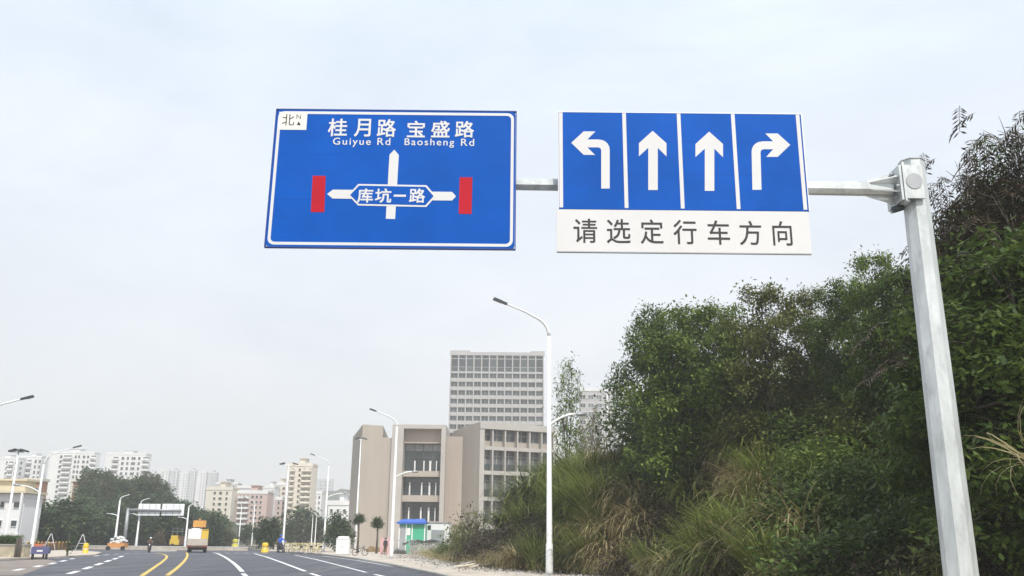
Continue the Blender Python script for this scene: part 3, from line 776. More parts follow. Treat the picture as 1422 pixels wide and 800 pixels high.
for si, (pa, pb) in enumerate(((653.3, 614.7), (687.3, 661.7), (723.3, 696.7))):
    for k in range(4):
        xa, xb = 556.9 + k * 13.22, 556.9 + (k + 1) * 13.22
        mb = MB(); bx(mb, xa + 0.25, xb - 0.25, yF + 2.9, yF + 3.0, pa, pb, 0)
        if si == 0: bx(mb, xa + 0.6, xb - 0.6, yF + 2.75, yF + 2.88, 624.5, 615.2, 2)
        bx(mb, xa, xa + 0.24, yF + 2.7, yF + 3.02, pa, pb, 1); bx(mb, xb - 0.24, xb, yF + 2.7, yF + 3.02, pa, pb, 1)
        mid = (pa + pb) / 2
        bx(mb, xa + 0.25, xb - 0.25, yF + 2.7, yF + 2.88, mid + 0.3, mid - 0.3, 1)
        mb.build('window', [M_GLASS, M_GLASS2, M_GLASS3], lib)
    for q in ((572, 1.9), (585, 1.6), (594, 2.8), (603, 1.6)) if si == 0 else ((566, 1.8), (583, 2.0), (594, 2.4), (603, 1.4)):
        mb = MB(); top = pb + (pa - pb) * (0.62 if si == 0 else 0.28)
        bx(mb, q[0] - q[1] / 2, q[0] + q[1] / 2, yF + 2.1, yF + 2.5, pa, top); mb.build('inner_column', M_WPAINT, lib)
plan('blank_wall', [P(616.6, 150.2), P(652, 150.2), P(652, 160), P(616.6, 160)], zpx(633, 606, 150), M_STONE_PINK)
# right wing turned away by 26 degrees
c0 = P(664, 143.5); ang = R(24); ud = Vector((math.cos(ang), math.sin(ang), 0)); nd = Vector((math.sin(ang), -math.cos(ang), 0))
zw = lambda py: zpx(666, py, 143.5)
kx = 143.5 * 1.0 / F_PX * 1.12
mw = Matrix(((ud.x, -nd.x, 0, c0.x - lx), (ud.y, -nd.y, 0, c0.y - ly_), (0, 0, 1, 0), (0, 0, 0, 1)))
WL = 13.4; bay = 2.17
mb = MB(); mb.box(0.0, WL, 1.4, 12, -0.3, zw(588), 0, mw); mb.build('wing_wall', M_STONE, lib)
back = P(650.5, 150.0)
plan('wing_side', [c0 + Vector((-0.02, 0.1, 0)), c0 + ud * 0.02 - nd * 8, back + Vector((0, 6, 0)), back], zw(586), M_STONE)
mb = MB(); mb.box(0.03, WL, -0.25, 1.39, zw(595), zw(586), 0, mw); mb.build('parapet', M_STONE_TRIM, lib)
for pa, pb in ((624, 619), (658.5, 653), (695, 689.5), (735, 726)):
    mb = MB(); mb.box(0.85, WL, 0.0, 1.39, zw(pa), zw(pb), 0, mw); mb.build('floor_slab', M_STONE_TRIM, lib)
for k in range(7):
    mb = MB(); x = 0.05 + k * bay; w_ = 0.8 if k == 0 else 0.22
    mb.box(x, x + w_, -0.12 if k == 0 else -0.06, 1.38, -0.3, zw(595.1), 0, mw); mb.build('column', M_STONE_TRIM, lib)
for (pa, pb) in ((619, 595.2), (653, 624), (689.5, 658.5), (726, 695)):
    for k in range(6):
        x0, x1 = 0.05 + k * bay + (0.82 if k == 0 else 0.24), 0.05 + (k + 1) * bay - 0.02
        mb = MB(); z0, z1_ = zw(pa), zw(pb); h_ = z1_ - z0
        mb.box(x0, x1, 1.15, 1.36, z0 + .01, z1_ - .01, 0, mw)
        mb.box(x0, x1, 0.9, 1.13, z0 + .01, z0 + h_ * 0.34, 1, mw)
        mb.box((x0 + x1) / 2 - .05, (x0 + x1) / 2 + .05, 1.05, 1.14, z0 + h_ * .345, z1_ - .01, 2, mw)
        mb.box(x0, x1, 1.04, 1.138, z0 + h_ * 0.72, z0 + h_ * 0.75, 2, mw)
        mb.build('window', [M_GLASS2, M_STONE if pa < 630 else M_GLASS, M_STONE_TRIM], lib)

# office tower behind it
TY = 320.0
tw = thing('office_tower', 'tall pale concrete office tower with a grid of windows behind the beige building', 'building', (P(687, TY).x, TY, 0))
tx = tw.location.x
xt = lambda px: P(px, TY).x - tx
zt3 = lambda py: zpx(687, py, TY)
mb = MB(); mb.box(xt(619.5), xt(755.5), 0.8, 26, -1, zt3(490)); mb.build('wall', M_CONC, tw)
mb = MB(); mb.box(xt(619), xt(756.5), 0.0, 0.79, zt3(493.5), zt3(489)); mb.box(xt(619), xt(648), 0.0, 8, zt3(489) + .003, zt3(487)); mb.box(xt(736), xt(756.5), 0.0, 8, zt3(489) + .003, zt3(487)); mb.build('parapet', M_CONC, tw)
colx = [620.5 + 11.18 * k for k in range(13)]
for k in range(13):
    mb = MB(); mb.box(xt(colx[k]) - 0.2, xt(colx[k]) + 0.2, 0.0, 0.79, -1, zt3(493.6)); mb.build('pier', M_CONC, tw)
rows_ = [(494, 516.0)] + [(518.6 + 11.85 * k, 518.6 + 11.85 * k + 9.3) for k in range(9)]
for k in range(10):
    ya = rows_[k][1]; yb = rows_[k + 1][0] if k + 1 < 10 else ya + 2.5
    mb = MB(); mb.box(xt(620.5) + .4, xt(754.6) - .4, 0.12, 0.79, zt3(yb), zt3(ya)); mb.build('floor_band', M_CONC, tw)
for r, (ya, yb) in enumerate(rows_):
    if r == 9: break
    z0, z1_ = zt3(yb), zt3(ya); w_ = xt(colx[1]) - xt(colx[0]) - 0.42
    mb = MB(); h_ = z1_ - z0; sp = 0.02 if r == 0 else 0.30
    mb.box(-w_ / 2, w_ / 2, 0.68, 0.78, -h_ / 2 + h_ * sp, h_ / 2 - .01, 0)
    if r: mb.box(-w_ / 2, w_ / 2, 0.35, 0.78, -h_ / 2 + .01, -h_ / 2 + h_ * sp - .004, 1); mb.box(-w_ * .018, w_ * .018, 0.6, 0.678, -h_ / 2 + h_ * sp, h_ / 2 - .01, 1)
    else: mb.box(-w_ / 2, w_ / 2, 0.6, 0.678, h_ * .3, h_ * .34, 1); mb.box(-w_ / 2, w_ / 2, 0.6, 0.678, -h_ * .22, -h_ * .20, 1)
    o = mb.build('window', [M_GLASS, M_CONC], tw); me = o.data; o.location = (xt((colx[0] + colx[1]) / 2), 0, (z0 + z1_) / 2)
    ncol = 12 if r < 8 else 3
    for k in range(1, ncol): link('window', me, tw, (xt((colx[k] + colx[k + 1]) / 2), 0, (z0 + z1_) / 2))
flats('pale slab block with a window grid half hidden behind the bare trees', 806, 912, 541, 335, M_CONC, [(811 + 11.6 * k, 8.6) for k in range(9)], 11.6, 7, win=(0.6, 0.58), glass=M_GLASS2, frame=M_WPAINT, roof=None, fins=[846, 869])
flats('low white block peeping out right of the tall street lamp', 752, 778, 600, 240, M_WPAINT, [(758, 4), (766, 4), (774, 4)], 14, 3, roof=None)

# white towers over the wooded hill
bandcols = lambda x0, x1, n, w: [(x0 + (x1 - x0) * (i + .5) / n, w) for i in range(n)]
flats('white tower block at the left picture edge behind the low white house', -14, 26, 636, 430, M_WPAINT, [(1, 3), (7, 6), (14, 4), (21, 4)], 7.2, 9, group='white tower blocks behind the wooded hill', balcony=[(3, 11)], win=(.6, .64), glass=M_GLASS)
flats('white tower block with a flat roof slab, second from the left picture edge', 27, 58, 634, 440, M_WPAINT, [(32, 6), (41, 3.4), (47, 3), (53, 3)], 7.2, 9, group='white tower blocks behind the wooded hill', balcony=[(28, 36)], win=(.6, .64), glass=M_GLASS, fins=[44])
flats('widest white tower block with stacked balconies, at the wooded hill\'s left shoulder', 71, 131, 628, 430, M_WPAINT, [(76, 4), (85, 11), (96, 4), (101, 3), (108, 4), (114, 4), (122, 7)], 6.6, 9, group='white tower blocks behind the wooded hill', balcony=[(79, 92), (118, 127)], win=(.6, .64), glass=M_GLASS, fins=[94, 117])
flats('white tower block of which only the top shows above the wooded hill', 148, 203, 630, 440, M_WPAINT, [(153, 7), (163, 4), (170, 3.4), (178, 6), (186, 3.4), (196, 9)], 6.8, 4, group='white tower blocks behind the wooded hill', balcony=[(149, 158), (191, 201)], win=(.6, .64), glass=M_GLASS)
for i, (a, b, t_, lb) in enumerate(((219, 235, 652, 'leftmost'), (236, 248, 653, 'second from left'), (249, 262, 656, 'third from left'), (263, 272, 653, 'tallest, fourth from left'), (273, 287, 655, 'fifth from left'), (289, 301, 656, 'rightmost'))):
    flats(lb + ' in the row of hazy high rises past the wooded hill', a, b, t_, 900, M_WPAINT if i % 2 == 0 else M_GPAINT, [(a + (b - a) * q, 1.6) for q in ((.3, .7) if b - a < 12 else (.2, .5, .8))], 3.6, 12, group='hazy high rises past the wooded hill', roof='hut' if i % 2 else None, win=(.6, .5), fins=[(a + b) / 2 - 1.2] if i in (1, 3, 4) else None)

# flats in the middle distance
flats('cream six storey block of flats with small square windows', 287, 323, 678, 260, M_CREAM, [(297, 3.2), (305, 4.6), (314, 3.0)], 7.2, 7, first=0.85, win=(.6, .5), glass=M_GLASS, frame=M_CREAM)
flats('rose coloured block of flats with a white outlined side wall', 327, 372, 683, 265, M_PINK, [(333, 3.4), (338, 3.2), (343.5, 3.2), (350, 3.6), (356, 3.0), (362, 3)], 6.9, 7, first=0.9, win=(.6, .52), glass=M_GLASS, balcony=[(331, 346)])
flats('narrow white block between the rose flats and the high cream tower', 366, 381, 676, 300, M_WPAINT, [(370, 3), (377, 3)], 6.6, 7, win=(.6, .5))
flats('pale block with orange tinted balconies left of the high cream tower', 380, 397, 672, 310, M_CREAM, [(385, 4), (392.5, 4)], 6.6, 8, win=(.6, .55), balcony=[(382, 388)], glass=M_BROWN)
flats('pale low roofs of flats seen above the rose block', 330, 366, 676, 330, M_GPAINT, [(336, 3), (344, 3), (352, 3), (360, 3)], 7, 2, roof=None)
flats('highest cream tower block of the middle distance, with rose window bays', 399, 434, 645, 250, M_CREAM, [(403.5, 4.6), (413, 2.8), (420, 4.4), (427.5, 4.4)], 7.0, 12, first=1.0, win=(.6, .52), glass=M_GLASS, frame=M_CREAM, balcony=[(400.5, 407), (417, 430)])
flats('small bright white block right of the highest cream tower', 434, 447, 684, 280, M_WPAINT, [(437.5, 2.4), (443, 2.4)], 7, 5, win=(.6, .5), roof=None)
flats('narrow rose block squeezed in front of the pale block with orange balconies', 383, 398, 692, 255, M_PINK, [(387, 3), (393.5, 3)], 6.6, 6, win=(.6, .55), glass=M_GLASS, roof=None)
flats('narrow cream block between the cream six storey block and the rose flats', 322.5, 330, 690, 275, M_CREAM, [(326, 3)], 6.6, 6, win=(.6, .55), glass=M_GLASS, roof=None)
flats('hazy pale mid rise behind the cream six storey block', 300, 330, 671, 420, M_GPAINT, [(304, 3), (310, 3), (316, 3), (322, 3)], 5.2, 4, win=(.6, .55), glass=M_GLASS, roof='hut')
flats('faint grey hazy block far behind the bright white block', 438, 462, 665, 1100, M_GPAINT, [(444, 3), (450, 3), (456, 3)], 4.5, 4, roof=None)
flats('low white house with a roof terrace just left of the beige building', 456, 486, 698, 190, M_WPAINT, [(461, 4), (470, 4), (479, 4)], 12, 5, win=(.6, .45), glass=M_GLASS2)

# low white house at the left edge, small brick houses on the hill
flats('low white house with an ochre roof terrace at the left picture edge', -30, 35, 690, 118, M_WPAINT, [(4, 7), (24, 9)], 24, 2, depth=4.5, first=.42, win=(.6, .36), glass=M_GLASS, name='white_house', roof=None)
h = [o for o in COL.objects if o.name == 'white_house'][0]
mb = MB(); W = 3.2
xa, xb = at(-30, 700, 118).x - h.location.x, at(35.5, 700, 118).x - h.location.x; z_ = at(10, 690, 118).z
mb.box(xa - .4, xb + .3, -1.0, 4.7, z_ + 0.46, z_ + 0.75); mb.box(xa, xb - 1.2, 1.5, 4.2, z_ + .752, z_ + 2.1); mb.box(xa - .3, xb - .8, 1.0, 4.6, z_ + 2.102, z_ + 2.35); mb.build('roof', M_OCHRE, h)
mb = MB(); mb.box(xb - .25, xb, -1.0, -0.7, 0, z_ + .45); mb.build('porch_column', M_WPAINT, h)
def small_house(label, a, b, t_, Y, z0):
    p, q = at(a, t_, Y), at(b, t_, Y); t = thing('brick_house', label, 'house', ((p.x + q.x) / 2, Y, 0), group='small houses on the wooded hill'); W = (q.x - p.x) / 2
    mb = MB(); mb.box(-W, W, 0, 2.6, z0, p.z); mb.build('wall', M_TERRA, t)
    mb = MB(); mb.box(-W * 1.12, W * 1.12, -0.5, 3.0, p.z + .002, p.z + .5); mb.box(-W, -W * .55, -0.3, -0.002, z0, p.z - 0.05); mb.build('roof', M_CREAM, t)
    me = pane_mesh(W * .5, 1.5, M_GLASS, M_WPAINT)
    for k in range(2): link('window', me, t, (-W * .15 + k * W * .7, -0.052, p.z - 1.9))
small_house('small brown brick house on the hill between two white tower blocks', 40, 57, 668, 165, 0)
small_house('small brown brick house higher on the wooded hill, half hidden by trees', 100, 113, 669, 205, 0)

# ------------------------------------------------------------------ vegetation
NP = np.random.default_rng(11)
def leaf_cloud(clumps, per, sig, ln, wd, droop=0.35, rng=NP, flat_=0.75):
    """clumps (n,3) centres; per leaves each; every leaf a folded diamond of its own"""
    n = len(clumps) * per
    c = np.repeat(np.asarray(clumps, float), per, 0) + rng.normal(0, 1, (n, 3)) * np.array([sig, sig, sig * flat_])
    az = rng.uniform(0, 2 * np.pi, n); el = rng.normal(-droop, 0.45, n)
    d = np.stack([np.cos(az) * np.cos(el), np.sin(az) * np.cos(el), np.sin(el)], 1)
    s = np.stack([-np.sin(az), np.cos(az), rng.normal(0, 0.45, n)], 1); s /= np.linalg.norm(s, axis=1, keepdims=True)
    l = ln * rng.uniform(0.6, 1.35, (n, 1)); w = wd * rng.uniform(0.7, 1.3, (n, 1))
    up = np.cross(d, s)
    V = np.stack([c, c + d * l * .45 + s * w * .5 - up * w * .12, c + d * l, c + d * l * .45 - s * w * .5 - up * w * .12], 1).reshape(-1, 3)
    Q = np.arange(n * 4).reshape(-1, 4)
    return V, Q
def pinnate(clumps, per, sig, ln, rng, droop=0.6, leaflets=9):
    """compound leaves: a drooping stalk with paired small leaflets"""
    n = len(clumps) * per
    c = np.repeat(np.asarray(clumps, float), per, 0) + rng.normal(0, sig, (n, 3))
    az = rng.uniform(0, 2 * np.pi, n); VV = []
    for k in range(leaflets):
        t = (k + 1) / leaflets
        p = c + np.stack([np.cos(az) * ln * t, np.sin(az) * ln * t, np.full(n, -droop * ln * t * t)], 1)
        for sgn in (-1, 1):
            sd_ = np.stack([-np.sin(az) * sgn + 0.5 * np.cos(az), np.cos(az) * sgn + 0.5 * np.sin(az), -0.5 + rng.normal(0, .25, n)], 1) * ln * 0.30
            w = np.stack([np.cos(az), np.sin(az), -droop * t * np.ones(n)], 1) * ln * 0.045
            VV.append(np.stack([p, p + sd_ * .5 + w, p + sd_, p + sd_ * .5 - w], 1))
        t0 = k / leaflets; p0 = c + np.stack([np.cos(az) * ln * t0, np.sin(az) * ln * t0, np.full(n, -droop * ln * t0 * t0)], 1); sw = np.stack([-np.sin(az), np.cos(az), np.zeros(n)], 1) * .006
        VV.append(np.stack([p0 - sw, p0 + sw, p + sw, p - sw], 1))
    V = np.concatenate(VV, 0).reshape(-1, 3)
    return V, np.arange(len(V)).reshape(-1, 4)
def blobs_to_clumps(blobs, dens, rng, shell=0.55):
    out = []
    for (x, y, z, r, rz) in blobs:
        n = int(dens * r * r)
        v = rng.normal(0, 1, (n, 3)); v /= np.linalg.norm(v, axis=1, keepdims=True)
        q = (shell + (1 - shell) * rng.uniform(0, 1, (n, 1)) ** 0.7) * rng.uniform(0.85, 1.12, (n, 1))
        out.append(np.array([x, y, z]) + v * q * np.array([r, r, rz]))
    return np.concatenate(out, 0)
LM_DARK = leaf_mat('leaf_dark_green', [(0.030, 0.055, 0.017), (0.061, 0.100, 0.023), (0.107, 0.160, 0.034), (0.182, 0.235, 0.054)])
LM_MID = leaf_mat('leaf_mid_green', [(0.052, 0.085, 0.018), (0.105, 0.163, 0.029), (0.172, 0.244, 0.046), (0.267, 0.319, 0.079)])
LM_YEL = leaf_mat('leaf_olive', [(0.066, 0.088, 0.024), (0.118, 0.142, 0.036), (0.168, 0.186, 0.050), (0.225, 0.185, 0.085)])
LM_BRN = leaf_mat('leaf_brownish', [(0.030, 0.036, 0.018), (0.054, 0.044, 0.026), (0.085, 0.056, 0.036), (0.050, 0.068, 0.026)], 0.25)
LM_FAR = leaf_mat('leaf_far_green', [(0.030, 0.062, 0.023), (0.049, 0.086, 0.028), (0.076, 0.118, 0.036), (0.118, 0.147, 0.050)])
LM_FAR2 = leaf_mat('leaf_far_olive', [(0.059, 0.069, 0.030), (0.098, 0.103, 0.043), (0.138, 0.131, 0.059), (0.171, 0.150, 0.071)])
LM_TAN = leaf_mat('leaf_tan', [(0.085, 0.072, 0.034), (0.14, 0.108, 0.052), (0.19, 0.14, 0.072), (0.09, 0.095, 0.03)])
GM_GRN = leaf_mat('grass_green', [(0.081, 0.119, 0.024), (0.149, 0.207, 0.040), (0.244, 0.299, 0.066), (0.427, 0.385, 0.135)], 0.3, 0.4, 0.2)
GM_DRK = leaf_mat('grass_dark_green', [(0.053, 0.078, 0.019), (0.106, 0.146, 0.031), (0.179, 0.215, 0.048), (0.308, 0.278, 0.090)], 0.3, 0.4, 0.2)
GM_DRY = leaf_mat('grass_dry', [(0.20, 0.165, 0.075), (0.33, 0.275, 0.135), (0.47, 0.39, 0.21), (0.17, 0.19, 0.06)], 0.3, 0.4, 0.2)
def limb_mesh(blobs, h0, r0, rng, name='trunk', m=M_BARK, stems=1):
    mb = MB()
    for s_ in range(stems):
        ox = 0 if stems == 1 else rng.uniform(-.3, .3)
        lean = Vector((rng.uniform(-.4, .4), rng.uniform(-.4, .4), 0)) * (1 if stems == 1 else 1.6)
        pts = [Vector((ox, 0, -0.6)), Vector((ox, 0, 0)) + lean * .1, Vector((ox, 0, h0 * .5)) + lean * .6, Vector((ox, 0, h0)) + lean]
        mb.tube(pts, [r0 * 1.25, r0, r0 * .75, r0 * .55], 8)
        for i, (x, y, z, r, rz) in enumerate(blobs):
            if i % stems != s_: continue
            b_ = Vector((x, y, z)); st = pts[2].lerp(pts[3], rng.uniform(0.1, 1))
            m1 = st.lerp(b_, 0.5) + Vector((rng.uniform(-.25, .25), rng.uniform(-.25, .25), 0.2))
            mb.tube([st, m1, b_], [r0 * .38, r0 * .24, r0 * .08], 5)
            for q in range(7):
                e = b_ + Vector((rng.uniform(-1, 1), rng.uniform(-1, 1), rng.uniform(-.3, 1))) * r * .8
                mb.tube([m1.lerp(b_, .6), b_.lerp(e, .5) + Vector((0, 0, .1)), e], [r0 * .12, r0 * .08, r0 * .03], 4)
    o = mb.build(name, m); return o
HID = (0, 0, -500)
def make_tree(name, cat, seed, lm, H=8.0, W=2.6, base=1.0, nb=13, dens=7.5, per=115, sig=.27, ln=.21, wd=.095, trunk_r=.17, bark=M_BARK, droop=.35, stems=1, pin=False, top=0.85, shell=.55):
    rng = np.random.default_rng(seed)
    blobs = []
    for i in range(nb):
        q = i / (nb - 1); z = base + (H - base) * (0.12 + 0.78 * q)
        prof_ = math.sin(math.pi * (0.18 + 0.72 * q)) ** 0.8
        a = i * 2.4 + rng.uniform(-.5, .5); rr = W * .62 * prof_ * rng.uniform(.55, 1.1) if i < nb - 1 else 0
        r = W * rng.uniform(.34, .52) * (top if q > .8 else 1)
        blobs.append((rr * math.cos(a), rr * math.sin(a), z, r, r * rng.uniform(.6, .85)))
    cl = blobs_to_clumps(blobs, dens, rng, shell)
    if pin: V, Q = pinnate(cl, per, sig, ln, rng)
    else: V, Q = leaf_cloud(cl, per, sig, ln, wd, droop, rng)
    t = thing(name, 'x', cat, HID)
    link('crown', np_mesh('crown', V, Q, lm), t)
    tr = limb_mesh(blobs, base + (H - base) * .45, trunk_r, random.Random(seed), 'trunk', bark, stems); tr.parent = t
    zmax = V[:, 2].max(); t['h'] = float(np.percentile(V[:, 2], 99.7)); t['w'] = float(np.percentile(np.abs(V[:, 0]), 98))
    return t
broad = [make_tree('broadleaf_tree', 'tree', 21, LM_DARK, nb=13), make_tree('broadleaf_tree', 'tree', 22, LM_MID, W=2.9, nb=14),
         make_tree('broadleaf_tree', 'tree', 23, LM_YEL, W=2.5, nb=12), make_tree('broadleaf_tree', 'tree', 24, LM_DARK, W=3.2, nb=15, ln=.28)]
droopy = make_tree('drooping_tree', 'tree', 31, LM_BRN, H=8, W=2.4, nb=17, dens=5.0, per=9, sig=.25, ln=.55, pin=True, trunk_r=.12, shell=.2)
droopy2 = make_tree('drooping_tree', 'tree', 33, LM_DARK, H=8, W=2.6, nb=15, dens=6.5, per=10, sig=.25, ln=.5, pin=True, trunk_r=.13, shell=.3)
bare = make_tree('sparse_tree', 'tree', 41, LM_MID, H=8, W=2.0, base=1.0, nb=20, dens=12.0, per=14, sig=.25, ln=.26, wd=.10, trunk_r=.07, bark=M_BARK, stems=3, shell=.25)
bare2 = make_tree('sparse_tree', 'tree', 42, LM_TAN, H=8, W=1.9, base=.8, nb=20, dens=13.0, per=20, sig=.2, ln=.24, wd=.10, trunk_r=.06, bark=M_PALEBARK, stems=3, shell=.2)
def make_shrub(name, seed, lm, W=2.0, H=2.6, nb=9, dens=14, per=30, ln=.2, wd=.085, sig=.26, droop=.3):
    rng = np.random.default_rng(seed); blobs = []
    for i in range(nb):
        a = i * 2.4; rr = W * .6 * math.sqrt(i / nb); r = W * rng.uniform(.35, .5); z = max(.3, (H - r * .7) * (1 - .55 * (rr / W)) * rng.uniform(.45, 1))
        blobs.append((rr * math.cos(a), rr * math.sin(a), z, r, r * .8))
        blobs.append((rr * 1.15 * math.cos(a), rr * 1.15 * math.sin(a), z * .35, r, r * .8))
    V, Q = leaf_cloud(blobs_to_clumps(blobs, dens, rng, .5), per, sig, ln, wd, droop, rng)
    t = thing(name, 'x', 'shrub', HID)
    link('crown', np_mesh('crown', V, Q, lm), t)
    s_ = limb_mesh(blobs[::2], .5, .06, random.Random(seed), 'stem', M_BARK, 3); s_.parent = t
    t['h'] = float(np.percentile(V[:, 2], 99.5)); t['w'] = float(np.percentile(np.abs(V[:, 0]), 98))
    return t
shr = [make_shrub('shrub', 51, LM_DARK), make_shrub('shrub', 52, LM_MID, 2.2, 2.4), make_shrub('shrub', 53, LM_YEL, 1.8, 2.6, per=20, dens=11), make_shrub('shrub', 54, LM_BRN, 1.8, 2.2, per=18, dens=10)]
def make_grass(seed, lm, n=400, ln=3.2, spread=.6, bend=1.1, wd=.085):
    rng = np.random.default_rng(seed); SEG = 6
    az = rng.uniform(0, 2 * np.pi, n); r = spread * np.sqrt(rng.uniform(0, 1, n)); L_ = ln * rng.uniform(.55, 1.1, n)
    b0 = np.stack([r * np.cos(az) , r * np.sin(az), np.zeros(n)], 1)
    az2 = az + rng.normal(0, .5, n); th0 = rng.uniform(.05, .35, n); bd_ = bend * rng.uniform(1.3, 2.7, n)
    hd = np.stack([np.cos(az2), np.sin(az2), np.zeros(n)], 1); sd_ = np.stack([-np.sin(az2), np.cos(az2), np.zeros(n)], 1)
    pts = [b0]
    for k in range(SEG):
        th = th0 + bd_ * ((k + .5) / SEG) ** 1.35
        pts.append(pts[-1] + (hd * np.sin(th)[:, None] + np.array([0, 0, 1.0]) * np.cos(th)[:, None]) * (L_ / SEG)[:, None])
    V = np.zeros((n, SEG + 1, 2, 3))
    for k, p in enumerate(pts):
        w = wd * (1.0 if k < 3 else 1 - .9 * (k - 2) / (SEG - 2)) * .5
        V[:, k, 0] = p - sd_ * w; V[:, k, 1] = p + sd_ * w
    V = V.reshape(-1, 3); st = (2 * (SEG + 1)) * np.arange(n)[:, None]
    Q = np.concatenate([st + np.array([2 * k, 2 * k + 1, 2 * k + 3, 2 * k + 2]) for k in range(SEG)], 0)
    t = tag(link('grass_clump', np_mesh('grass_clump', V, Q, lm), None, HID), 'x', 'grass clump')
    t['h'] = float(np.percentile(V[:, 2], 99)); return t
gr = {'g': [make_grass(61, GM_GRN), make_grass(62, GM_GRN, 440, 3.4, .7, .55)], 'd': [make_grass(63, GM_DRK), make_grass(64, GM_DRK, 380, 3.3, .7, .6)],
      'y': [make_grass(65, GM_DRY, 300, 2.9, .5, 1.15), make_grass(66, GM_DRY, 260, 3.0, .45, 1.05)]}
high = make_tree('broadleaf_tree', 'tree', 27, LM_DARK, base=3.4, W=3.0, nb=12)
protos = [high] + broad + [droopy, droopy2, bare, bare2] + shr + sum(gr.values(), [])

def ground_z(x, y):
    return bank_z(x, y) if x > toe_x(y) else 0.0
def plant(proto, px, pyt, Y, label, group=None, base=None, wscale=1.0, dz=-0.15):
    """stand a copy of proto so that its top reaches pixel (px, pyt) at distance Y"""
    p = at(px, pyt, Y); zb = ground_z(p.x, Y) + dz if base is None else base
    s_ = (p.z - zb) / proto['h']
    return dup(proto, (p.x, Y, zb), rnd.uniform(0, 6.28), (s_ * wscale, s_ * wscale, s_), label, group)
def settle(proto, px, pyt, size, label, group=None, wscale=1.0, y0=9.0, y1=95.0, dz=-0.12):
    """stand a copy of proto, size times its own height, where on the bank its top meets pixel (px, pyt)"""
    best = None; Y = y0; hh = proto['h'] * size
    while Y < y1:
        p = at(px, pyt, Y); zb = ground_z(p.x, Y)
        if p.x > toe_x(Y) + 0.15:
            e = zb + dz + hh - p.z
            if best is None or abs(e) < best[0]: best = (abs(e), Y, p, zb)
            if e >= -0.02: break
        Y += 0.4
    e, Y, p, zb = best
    s_ = max(size * .7, min(size * 1.6, (p.z - zb - dz) / proto['h']))
    return dup(proto, (p.x, Y, zb + dz), rnd.uniform(0, 6.28), (s_ * wscale, s_ * wscale, s_), label, group)
GT = 'trees on the right bank'
plant(high, 914, 427, 50, 'dark tree at the left end of the tree row, before the slab block', GT, wscale=.78)
plant(broad[1], 948, 432, 47, 'leafy green tree, second from the left end of the row on the right bank', GT, wscale=.9)
plant(broad[1], 1005, 422, 45, 'leafy green tree below the black word plate of the lane sign', GT, wscale=.8)
plant(broad[2], 1056, 397, 43, 'olive and rust tinted tree crown below the right end of the lane sign', GT, wscale=.85)
plant(broad[2], 1122, 402, 42, 'light olive tree between the rust tinted crown and the tall feathery one', GT, wscale=.8)
plant(broad[0], 1165, 392, 39, 'dark rounded tree just left of the tall feathery one by the mast', GT, wscale=.8)
plant(broad[1], 1212, 358, 36, 'tall feathery green tree just left of the galvanised mast', GT, wscale=.72)
plant(broad[3], 1258, 376, 34, 'dark tree directly behind the galvanised mast', GT, wscale=.8)
plant(broad[3], 1345, 372, 22, 'massive dark tree crown filling the space right of the mast', GT, wscale=.95)
plant(broad[0], 1400, 330, 18.5, 'near dark tree at the right picture edge, below the brown drooping one', GT, wscale=1.1)
plant(droopy, 1335, 232, 23, 'sparse tree with brown drooping leaves beside the mast top', GT, wscale=.75)
plant(droopy, 1398, 172, 20, 'highest tree, brown and drooping, at the right picture edge', GT, wscale=.8)
plant(droopy2, 1430, 225, 21, 'dark fine leaved tree cut by the right picture edge', GT, wscale=.95)
plant(droopy2, 1412, 196, 22, 'dark fine leaved tree just behind the highest brown drooping one', GT, wscale=.8)
plant(broad[0], 1318, 318, 27, 'dark dense tree close behind the upper mast', GT, wscale=.6)
plant(broad[3], 1395, 268, 24, 'dark dense crown under the highest brown drooping tree', GT, wscale=.75)
plant(droopy2, 1375, 300, 22, 'dark fine leaved tree between the mast and the right picture edge', GT, wscale=.9)
plant(bare, 790, 498, 66, 'sparse thin leaved tree right of the tall street lamp', 'sparse trees on the bank', wscale=.7)
plant(bare2, 826, 566, 64, 'sparse yellowish brown tree in front of the slab block', 'sparse trees on the bank', wscale=.6)
plant(bare2, 806, 590, 70, 'small straw coloured bush tree below the thin leaved tree', 'sparse trees on the bank', wscale=1.0)
